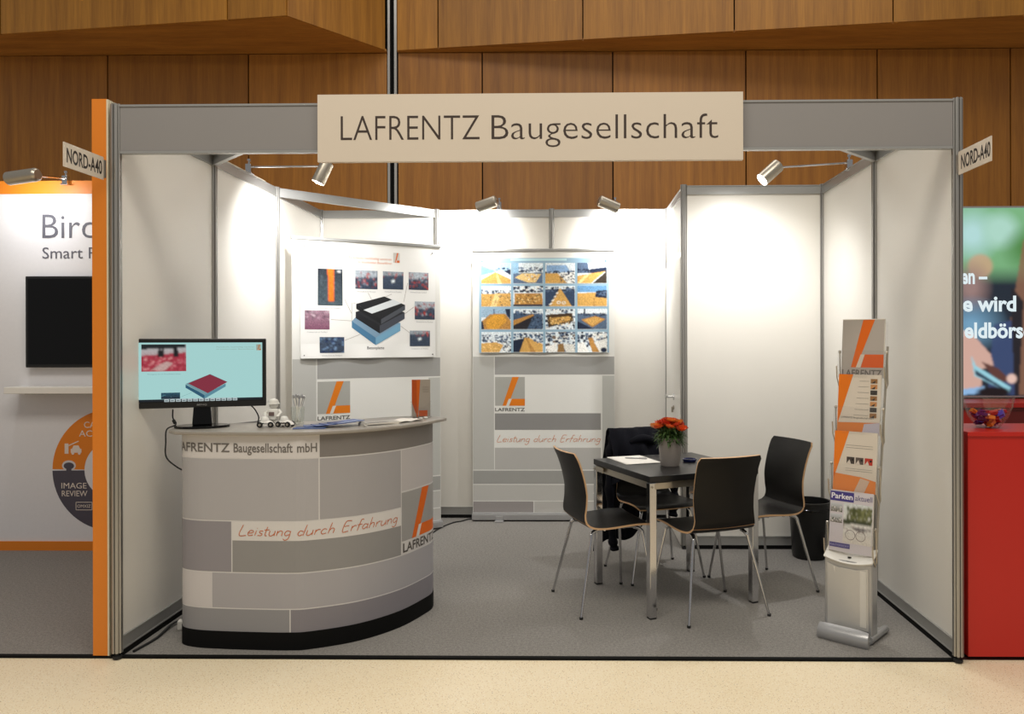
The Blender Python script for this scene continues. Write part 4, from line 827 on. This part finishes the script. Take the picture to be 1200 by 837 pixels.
sq.build('stems', m_stem, fp)['kind'] = 'stuff'
for i in range(330):
    a = rnd.uniform(0, 2 * PI); r = rnd.uniform(.015, .085); z = rnd.uniform(.15, .235) - r * .35; L = rnd.uniform(.035, .065); el = rnd.uniform(-.7, .7); wd = L * .17
    b0 = Vector((r * math.cos(a) * .7, r * math.sin(a) * .7, z)); d = Vector((math.cos(a + rnd.uniform(-.6, .6)) * math.cos(el), math.sin(a + rnd.uniform(-.6, .6)) * math.cos(el), math.sin(el)))
    sd = d.cross(Vector((0, 0, 1))).normalized() * wd; m1 = b0 + d * L * .5 + Vector((0, 0, .006)); e = b0 + d * L - Vector((0, 0, .012))
    q.add([b0, m1 + sd, m1 - Vector((0, 0, .003)), m1 - sd, e], [(0, 1, 2), (0, 2, 3), (1, 4, 2), (2, 4, 3)])
q.build('foliage', m_leaf, fp)['kind'] = 'stuff'
fm = [mat('petal_orange', RGB(226, 92, 34), .5, noise=.2, nscale=80), mat('petal_red_orange', RGB(206, 60, 26), .5, noise=.2, nscale=80), mat('petal_amber', RGB(238, 142, 60), .5, noise=.2, nscale=80)]
fmesh = []
for k in range(3):
    q = MB()
    for ringn, (n, rr, tilt) in enumerate(((9, .026, .35), (8, .021, .8), (6, .014, 1.15), (4, .007, 1.4))):
        for j in range(n):
            a = 2 * PI * j / n + ringn * .4; c = Vector((math.cos(a), math.sin(a), 0)); up = Vector((0, 0, 1)); d = c * math.cos(tilt) + up * math.sin(tilt); sd = Vector((-math.sin(a), math.cos(a), 0)) * .0085
            b0 = c * .003; m1 = b0 + d * rr * .65; e = m1 + (d * .5 + up * .5).normalized() * rr * .4
            q.add([b0, m1 + sd, m1 + c * .002, m1 - sd, e + sd * .5, e - sd * .5], [(0, 1, 2), (0, 2, 3), (1, 4, 2), (2, 4, 5), (2, 5, 3)])
    o = q.build('flower', fm[k], fp, True); fmesh.append(o)
for i, (x, y, z) in enumerate(tips):
    k = i % 3; o = fmesh[k] if i < 3 else copy_mesh_obj(fmesh[k], fp)
    o.location = (x, y, z - .006); o.rotation_euler = (-y * 5, x * 5, i); s = 1.15 + .3 * ((i * 7) % 5) / 5; o.scale = (s, s, s)
pp = thing('paper_sheets', 'sheets of white paper lying on the black table', 'paper', (2.412, 1.066, TH), math.radians(20))
for k in range(3): q = MB(); q.grid(lambda u, v: ((u - .5) * .21 + k * .002, (v - .5) * .297 - k * .003, .0006 + k * .0012), 3, 3, .0006); q.build('sheet', m_paper, pp)
pn = thing('pen', 'silver ballpoint pen lying on the white paper', 'pen', (2.43, 1.09, TH + .0082), math.radians(-12))
q = MB(); q.tube([(-.065, 0, 0), (-.055, 0, 0), (.06, 0, 0), (.068, 0, 0)], [.001, .0035, .0042, .003], 10); q.build('barrel', m_silver, pn, True); q = MB(); q.bb((.02, -.0012, .0035), (.062, .0012, .006)); q.build('clip', m_chrome, pn)
dsh = thing('ashtray', 'small flat dark blue round dish on the table behind the flower pot', 'dish', (2.735, 1.015, TH))
q = MB(); q.lathe([(0, 0), (.034, 0), (.040, .006), (.041, .016), (.036, .017), (.032, .008), (0, .007)], 26); q.build('dish', mat('dark_blue_glass', RGB(34, 42, 92), .15), dsh, True)
q = MB(); q.lathe([(.0, .008), (.02, .009), (.022, .013), (0, .016)], 16); q.build('insert', m_blackmat, dsh, True)
# waste bin
wbn = thing('waste_bin', 'black round waste bin on the carpet beside the storage cabin', 'waste bin', (3.625, 1.70, 0))
q = MB(); q.lathe([(0, 0), (.105, 0), (.110, .01), (.132, .36), (.139, .364), (.139, .374), (.128, .374), (.104, .015), (0, .014)], 36); q.build('bin_body', m_black, wbn, True)
q = MB(); q.lathe([(.1335, .318), (.1365, .320), (.1365, .330), (.1345, .332)], 36); q.build('rim_band', m_gloss, wbn, True)

# ================================================================ BROCHURE RACK
RZ = math.atan2(-.652, .758)
rk = thing('brochure_rack', 'tall silver brochure rack with four clear tiers beside the right wall', 'brochure rack', (3.434, .317, 0), RZ)
q = MB(); q.grid(lambda u, v: ((u - .5) * .235, -.115 - .022 * math.sin(PI * v) * (1 - .3 * (2 * u - 1) ** 4), .004 + .046 * v), 14, 8, .03); q.build('front_foot', m_silver, rk, True)
q = MB(); q.bb((-.11, -.11, .002), (.11, .12, .02)); q.build('base_plate', m_silver, rk, bevel=.004)
for s in (-1, 1): q = MB(); q.tube([(s * .105, -.09, .022), (s * .105, .11, .022), (s * .105, .125, .018)], .018, 10); q.build('side_foot', m_silver, rk, True)
BW = .228
q = MB(); q.bb((-BW / 2, -.085, .035), (BW / 2, -.072, .375)); q.bb((-BW / 2, -.072, .035), (-BW / 2 + .012, -.01, .385)); q.bb((BW / 2 - .012, -.072, .035), (BW / 2, -.01, .385)); q.build('lower_cabinet', m_silver, rk, bevel=.004)
q = MB(); q.grid(lambda u, v: ((u - .5) * (BW - .03), -.0862 - .004 * math.sin(PI * u), .06 + v * (.295 - .018 * (1 - (2 * u - 1) ** 2))), 14, 8, .002); q.build('front_panel', mat('pearl_panel', RGB(196, 194, 190), .25, .2), rk, True)
q = MB(); q.grid(lambda u, v: (-BW / 2 + .045 + (BW - .07) * v + .05 * (1 - v) * math.sin(PI * .5 * (1 - u)), -.0905, .075 + .265 * u), 14, 8, .001); q.build('curved_inlay', mat('light_inlay', RGB(214, 211, 204), .2), rk, True)
q = MB(); q.grid(lambda u, v: ((u - .5) * (BW + .008), -.088 + .075 * v, .378 + .052 * v - .020 * (1 - (2 * u - 1) ** 2)), 16, 6, .008); q.build('saddle_top', m_white, rk, True)
q = MB(); q.lathe([(0, 0), (.009, 0), (.009, .004), (0, .005)], 12, (0, -.062, .386)); q.build('lock', m_gloss, rk, True)
q = MB()
for s in (-1, 1): q.tube([(s * .108, -.02, .36), (s * .108, .02, .62), (s * .108, .07, .90), (s * .108, .115, 1.18), (s * .108, .15, 1.40)], .006, 8)
q.build('side_rail', m_steel, rk, True)
steps = [(-.045, .405, .690), (.008, .690, .968), (.060, .968, 1.243), (.112, 1.243, 1.53)]
tier0 = None
for (y, z0, z1) in steps:
    q = MB(); hz = .135
    q.bb((-.115, .0, .0), (.115, .002, z1 - z0 - .005)); q.bb((-.115, -.036, 0), (.115, .0, .002))
    q.grid(lambda u, v: ((u - .5) * .23, -.036 - .006 * math.sin(PI * u), v * hz), 14, 3, .002)
    for s in (-1, 1): q.bb((s * .115 - .001, -.036, 0), (s * .115 + .001, .0, hz))
    o = q.build('clear_pocket', m_acrylic, rk, loc=(0, y, z0)); o.rotation_euler = (-.10, 0, 0)
    for s in (-1, 1):
        q = MB(); q.tube([(0, -.038, .06), (0, -.034, .005), (0, -.005, -.045), (0, .012, -.03), (0, .004, .13)], .0032, 8); q.lathe([(0, -.005), (.008, -.004), (.008, .004), (0, .005)], 8, (0, .004, .13), Euler((0, PI / 2, 0))); q.build('tier_arm', m_steel, rk, True, loc=(s * .118, y, z0))
DG = RGB(100, 98, 96)
def mag(lab, i, draw, pages=4):
    y, z0, z1 = steps[i]; c, s_ = math.cos(RZ), math.sin(RZ); ly = y - .016
    t = thing('brochure', lab, 'brochure', (3.434 - s_ * ly * 1.0, .317 + c * ly, z0 + .004), RZ, 'brochures in the tall rack'); t.rotation_euler = (-.10, 0, RZ)
    H = .292; q = MB()
    for k in range(pages): q.bb((-.104, .0 + k * .0035, 0), (.104, .0028 + k * .0035, H - k * .001))
    q.build('pages', m_paper, t); p = Print(); draw(p, H); p.build('cover', m_paperprint, t, front(0, 0, 0)); return t
CR = RGB(214, 204, 190)
def d_top(p, H):
    p.rect(-.104, 0, .104, H, RGB(176, 168, 160)); p.poly([(-.055, .05), (-.028, .05), (.058, H), (.0, H)], OR, 1); p.poly([(-.006, .05), (.104, .05), (.104, .115), (.012, .115)], RGB(220, 96, 30), 1); p.poly([(-.03, .05), (-.008, .05), (.012, .115), (-.008, .115)], CR, 2)
    p.text('LAFRENTZ', -.098, .098, .004, .034, RGB(112, 106, 100), 1, .02)
    p.rect(-.104, H - .004, .104, H, RGB(226, 220, 210), 2)
def d_list(p, H):
    p.rect(-.104, 0, .104, H, CR); p.poly([(-.104, .04), (-.104, H), (-.032, H)], RGB(226, 118, 22), 1); p.poly([(-.104, .0), (.104, .0), (.104, .06), (-.104, .052)], RGB(214, 128, 62), 2); p.poly([(.02, 0), (.104, 0), (.104, .06), (.03, .05)], RGB(190, 184, 196), 3)
    for k in range(7):
        z = H - .042 - k * .028; p.rect(.055, z, .088, z + .022, [RGB(150, 110, 70), RGB(196, 140, 90), RGB(70, 66, 62)][k % 3], 1); p.poly([(.057, z), (.075, z), (.08, z + .014)], RGB(60, 54, 50), 2); p.line([(.0 - .004 * k, z + .010), (.048, z + .010)], .0013, DG, 1)
    p.text('LAFRENTZ Baugesellschaft mbH', -.085, .075, .075, .008, DG, 1)
def d_pics(p, H):
    p.rect(-.104, 0, .104, H, CR); p.poly([(-.104, .05), (-.104, H), (-.032, H)], RGB(232, 124, 30), 1); p.poly([(-.104, 0), (.104, 0), (.104, .06), (.03, .075), (-.104, .085)], RGB(226, 134, 62), 1); p.poly([(.0, .0), (.05, .0), (.075, .06), (.03, .07)], RGB(206, 180, 160), 2)
    for k, c in enumerate((RGB(74, 66, 62), RGB(96, 84, 78), RGB(186, 60, 46))):
        x = -.04 + k * .044; p.rect(x, .135, x + .038, .168, c, 1); p.poly([(x, .135), (x + .022, .135), (x + .014, .156)], RGB(210, 200, 190), 2); p.rect(x + .024, .150, x + .034, .160, RGB(40, 36, 34), 2)
    for z in (.225, .213, .112, .102): p.line([(-.045, z), (.086, z)], .0013, DG, 1)
def d_mag(p, H):
    pu = RGB(70, 62, 132); p.rect(-.104, 0, .104, H, RGB(206, 200, 206)); p.rect(-.104, H - .052, .012, H - .006, pu, 1)
    p.text('Parken', -.098, .006, H - .040, .025, RGB(236, 234, 238), 2, .02); p.text('aktuell', .018, .100, H - .040, .025, RGB(92, 88, 130), 2)
    C = Canvas(40, 34, RGB(208, 214, 214), RGB(214, 208, 200), 60); C.speckle(.15, .1, 1, .42, [RGB(96, 100, 62), RGB(74, 80, 48), RGB(122, 126, 84)], 90, .07); C.poly([(0, .42), (1, .42), (1, .5), (0, .52)], RGB(64, 70, 50)); C.speckle(0, .52, 1, .7, [RGB(236, 232, 228), RGB(150, 140, 134)], 22, .05)
    C.poly([(.4, .6), (.95, .58), (.98, .63), (.38, .65)], RGB(90, 84, 86)); p.raster(C.noise(.12).a, -.036, .045, .102, H - .058, 1)
    for k in range(2): C = Canvas(20, 14, RGB(196, 200, 206), RGB(112, 104, 96), 70 + k); C.speckle(0, .4, 1, 1, [RGB(70, 78, 60), RGB(220, 216, 210)], 16, .09); p.raster(C.a, -.100, H - .105 - k * .052, -.042, H - .064 - k * .052, 1)
    for k in range(2): p.ring(.0 + k * .05, .085, .022, .024, 0, 2 * PI, RGB(96, 70, 80), 2)
    p.rect(-.1, .018, .0, .040, pu, 2); p.text('RASTERECKE', -.096, -.004, .024, .009, RGB(170, 168, 206), 3)
mag('grey brochure with large orange L and LAFRENTZ lettering in the top tier', 3, d_top)
mag('cream brochure with a column of tiny pictures, second tier from the top', 2, d_list)
mag('cream brochure with three small pictures in a row, third tier from top', 1, d_pics)
mag('violet and white magazine headed Parken aktuell in the lowest tier', 0, d_mag)

# ================================================================ LEFT NEIGHBOUR BOOTH
op = thing('orange_wall_end', 'tall orange side wall of the left neighbour booth beside our front post', 'wall panel', (-.08, 0, 0))
q = MB(); q.bb((-.034, .004, .008), (.034, 1.80, 2.535)); q.build('orange_board', m_orange, op); q = MB(); q.bb((.034, .002, .008), (.042, 1.80, 2.532)); q.build('board_edge', m_edge, op)
NY = 1.82
nw = thing('wall_neighbour_left', 'white rear wall of the left neighbour booth with orange bands', 'wall', (-.114, NY, 0), kind='structure')
q = MB(); q.bb((-2.6, .0, .02), (-.002, .06, 2.545)); q.build('wall_board', mat('neighbour_white', RGB(222, 222, 226), .5), nw)
q = MB(); q.bb((-2.6, -.004, 2.455), (-.002, .0, 2.545)); q.build('top_band', m_orange, nw); q = MB(); q.bb((-2.6, -.010, .0), (-.002, .0, .062)); q.build('base_band', m_orange, nw)
p = Print(); GR = RGB(96, 96, 106)
p.text('Bird', -1.480, -1.108, 2.150, .165, GR, 3, -.004); p.text('Smart P', -1.480, -1.105, 2.010, .076, GR, 3, .0)
p.build('lettering', m_print, nw, front(0, 0, 0))
p = Print(); cx, cz, R1, R0 = -1.108, .553, .42, .197; DP = RGB(78, 74, 86)
p.ring(cx, cz, R0, R1, PI / 2, PI - .012, m_orange.node_tree.nodes['Principled BSDF'].inputs[0].default_value[:], 0, 30); p.ring(cx, cz, R0, R1, PI + .012, 1.5 * PI, DP, 0, 30)
p.ring(cx, cz, R0, R1, 0, PI / 2 - .02, RGB(150, 150, 156), 0, 30); p.ring(cx, cz, R0, R1, -PI / 2 + .02, -.02, RGB(214, 150, 80), 0, 30)
p.ellipse(cx - .305, cz + .030, .048, .036, RGB(210, 208, 212), 1); p.ellipse(cx - .305, cz + .028, .036, .024, DP, 2); p.rect(cx - .323, cz - .03, cx - .287, cz + .02, DP, 3)
lt = RGB(226, 214, 204)
p.text('CAR', -1.307, -1.19, .843, .042, lt, 2); p.text('ACCESS', -1.342, -1.10, .783, .042, lt, 2)
p.text('IMAGE', -1.465, -1.290, .426, .038, lt, 2); p.text('REVIEW', -1.462, -1.285, .372, .038, lt, 2)
p.rect(-1.442, .665, -1.415, .735, lt, 2); p.line([(-1.415, .72), (-1.345, .752)], .007, lt, 2); p.rect(-1.400, .672, -1.325, .698, lt, 2); p.poly([(-1.392, .698), (-1.333, .698), (-1.346, .722), (-1.379, .722)], lt, 2); p.ellipse(-1.385, .668, .010, .010, lt, 3); p.ellipse(-1.34, .668, .010, .010, lt, 3)
for a, b_, c, d in ((-1.366, .276, -1.25, .280), (-1.366, .329, -1.25, .333), (-1.366, .276, -1.362, .333), (-1.254, .276, -1.25, .333)): p.rect(a, b_, c, d, lt, 2)
p.text('OMXIZ', -1.355, -1.262, .294, .020, lt, 2)
# place relative to the wall parent
p.v = [(x + .114 - .0, y, h) for x, y, h in p.v]; p.build('puzzle_graphic', m_print, nw, front(0, 0, 0))
tv = thing('television', 'large black television on the wall of the left neighbour booth', 'television', (-1.255, NY, 1.572))
q = MB(); q.bb((-.421, -.055, -.312), (.421, -.006, .312)); q.build('case', m_black, tv, bevel=.005); q = MB(); q.bb((-.402, -.0572, -.290), (.402, -.0548, .294)); q.build('dark_screen', m_gloss, tv)
t = thing('wall_shelf', 'white wall shelf under the television of the left neighbour booth', 'shelf', (-.95, NY, 1.11))
q = MB(); q.bb((-.80, -.16, -.022), (.80, -.002, .022)); q.build('shelf_board', m_white, t, bevel=.003); q = MB(); q.bb((-.70, -.10, -.030), (.70, -.002, -.022)); q.build('fixing_rail', m_alu2, t)
t = spotlight('arm spotlight over the left neighbour wall with brushed cylinder head', (-1.417, NY - .02, 2.545), (-1.435, 1.40, 2.485), (-2.0, 1.50, 2.44), 15, cyl=.22, laim=(0, .8, -.5), group=None)

# ================================================================ RIGHT NEIGHBOUR BOOTH
rc = thing('red_counter', 'red lacquered counter block of the right neighbour booth', 'counter', (3.835, 0, 0))
q = MB(); q.bb((0, .02, .012), (1.2, .375, 1.0)); q.build('counter_body', m_red, rc, bevel=.002); q = MB(); q.bb((-.004, .012, 1.0), (1.2, .385, 1.02)); q.build('counter_top', m_red, rc, bevel=.002); q = MB(); q.bb((.01, .04, .0), (1.19, .36, .012)); q.build('plinth', m_blackmat, rc)
wn = thing('wall_neighbour_right', 'beige rear wall of the right neighbour booth under the lit picture', 'wall', (3.83, 1.95, 0), kind='structure')
q = MB(); q.bb((.0, 0, 0), (2.4, .05, 1.06)); q.build('wall_board', mat('beige_board', RGB(176, 160, 128), .6), wn)
q = MB(); q.bb((.98, -.03, 0), (1.05, -.002, 1.0)); q.build('wall_post', m_alu, wn)
rc2 = thing('red_console', 'low red console with a thin red shelf under the lit picture', 'console', (4.2, 1.55, 0))
q = MB(); q.bb((.0, 0, 0), (.58, .33, .985)); q.build('console_body', m_red, rc2); q = MB(); q.bb((.0, -.02, 1.0), (1.5, .36, 1.03)); q.build('shelf_board', m_red, rc2, bevel=.002); q = MB(); q.bb((.0, -.01, .985), (1.5, .0, 1.0)); q.bb((.60, .0, .90), (1.5, .02, .985)); q.build('shelf_rail', mat('dark_red', RGB(110, 22, 20), .5), rc2)
lb = thing('light_box', 'backlit picture of hands on a phone with white lettering in the right neighbour booth', 'light box', (4.36, 1.90, 1.04))
LW, LH = 1.35, 1.312
q = MB(); q.bb((0, 0, 0), (LW, .06, LH)); q.build('frame', m_silver, lb)
C = Canvas(210, 210, RGB(120, 178, 150), RGB(26, 30, 44), 90)
X0 = (4.736 - 4.36) / LW; X1 = (5.151 - 4.36) / LW; fx = lambda a: X0 + (X1 - X0) * a
C.put(C.Y > .0, RGB(120, 176, 120), .8); C.blob(fx(.15), .14, .16, .17, RGB(176, 216, 214), .8); C.blob(fx(.62), .12, .12, .12, RGB(170, 212, 196), .6); C.blob(fx(1.1), .22, .16, .14, RGB(60, 118, 44), .9)
C.put(np.clip((C.Y - .31) / .10, 0, 1), RGB(24, 36, 50)); C.blob(fx(.28), .31, .072, .072, RGB(196, 160, 128), .25, .85); C.blob(fx(.12), .42, .12, .16, RGB(150, 122, 118), .8); C.blob(fx(.12), .62, .2, .16, RGB(120, 168, 200), .9, .85)
C.poly([(fx(1.0), .17), (1, .05), (1, 1), (fx(.86), 1), (fx(.78), .6)], RGB(136, 96, 74), .8); C.poly([(fx(.8), .42), (fx(1.0), .5), (fx(.92), 1), (fx(.8), 1)], RGB(28, 26, 34)); C.poly([(fx(.5), .62), (fx(.8), .6), (fx(.85), 1), (fx(.4), .98)], RGB(54, 72, 112), .9)
C.poly([(fx(-.3), .64), (fx(.12), .66), (fx(.45), .78), (fx(.5), .84), (fx(.3), .86), (fx(.3), .95), (fx(-.3), 1)], RGB(206, 166, 152)); C.poly([(fx(.3), .82), (fx(.55), .85), (fx(.8), .92), (fx(.55), .93)], RGB(92, 56, 50)); C.poly([(fx(.12), .78), (fx(.2), .84), (fx(.78), .955), (fx(.76), .985), (fx(.18), .895)], RGB(150, 206, 220)); C.poly([(fx(.18), .86), (fx(.7), .965), (fx(.7), .975), (fx(.2), .89)], RGB(40, 60, 80))
C.blob(fx(.8), .91, .03, .03, RGB(226, 190, 176), .3); C.poly([(fx(-.1), .97), (fx(.35), .95), (fx(.36), .985), (fx(-.1), 1)], RGB(140, 180, 220)); C.blob(fx(.5), .98, .1, .03, RGB(22, 16, 20), .3)
p = Print(); p.raster(C.soften().soften().a, .012, .012, LW - .012, LH - .012, 0); wht = RGB(222, 236, 240)
p.text('en –', .364, .543, .782, .100, wht, 1, .03); p.text('e wird', .376, .739, .593, .100, wht, 1, .03); p.text('Geldbörse', .290, .850, .410, .100, wht, 1, .03)
p.build('picture', m_lightbox, lb, front(0, 0, 0))
# glass bowl with wrapped sweets on the red counter
bw = thing('glass_bowl', 'round clear glass bowl of wrapped sweets on the red counter', 'bowl', (4.018, .20, 1.02))
q = MB(); q.lathe([(0, 0), (.045, 0), (.052, .006), (.085, .05), (.104, .10), (.112, .145), (.108, .145), (.100, .10), (.081, .052), (.048, .010), (0, .008)], 36); q.build('bowl', m_glass, bw, True)
cc_ = [mat('sweet_orange', RGB(236, 130, 30), .3), mat('sweet_blue', RGB(52, 62, 170), .3), mat('sweet_violet', RGB(96, 30, 110), .3), mat('sweet_red', RGB(176, 28, 30), .3)]
names = ('orange', 'blue', 'violet', 'red'); sw0 = []
for k in range(4):
    q = MB(); q.box((0, 0, 0), (.034, .024, .016))
    for s in (-1, 1): q.add([(s * .017, -.008, 0), (s * .017, .008, 0), (s * .028, -.013, .003), (s * .028, .013, -.003)], [(0, 1, 3, 2)])
    sw0.append(q)
pos = [(0, 0, .018, 3), (.03, .015, .022, 2), (-.03, .02, .024, 1), (.0, -.03, .024, 0), (.035, -.02, .04, 3), (-.036, -.018, .042, 2), (.0, .038, .042, 3), (.045, .02, .058, 1), (-.05, .015, .058, 2), (.0, .0, .045, 2), (-.012, -.045, .052, 0), (.04, -.042, .068, 1), (-.045, -.04, .068, 2), (.02, .05, .07, 3), (-.02, .02, .07, 2), (.062, -.005, .078, 3), (.018, -.02, .072, 3), (-.068, .0, .078, 0)]
for i, (x, y, z, k) in enumerate(pos):
    if len(sw0[k].v) and not isinstance(sw0[k], bpy.types.Object):
        o = sw0[k].build('wrapped_sweet', cc_[k]); sw0[k] = o if False else sw0[k]; sw0[k].obj = getattr(sw0[k], 'obj', o)
    o.location = (4.018 + x, .20 + y, 1.02 + z); o.rotation_euler = (random.uniform(-.7, .7), random.uniform(-.7, .7), random.uniform(0, 6))
    tag(o, '%s wrapped sweet in the glass bowl on the red counter' % names[k], 'sweet', 'wrapped sweets in the bowl')
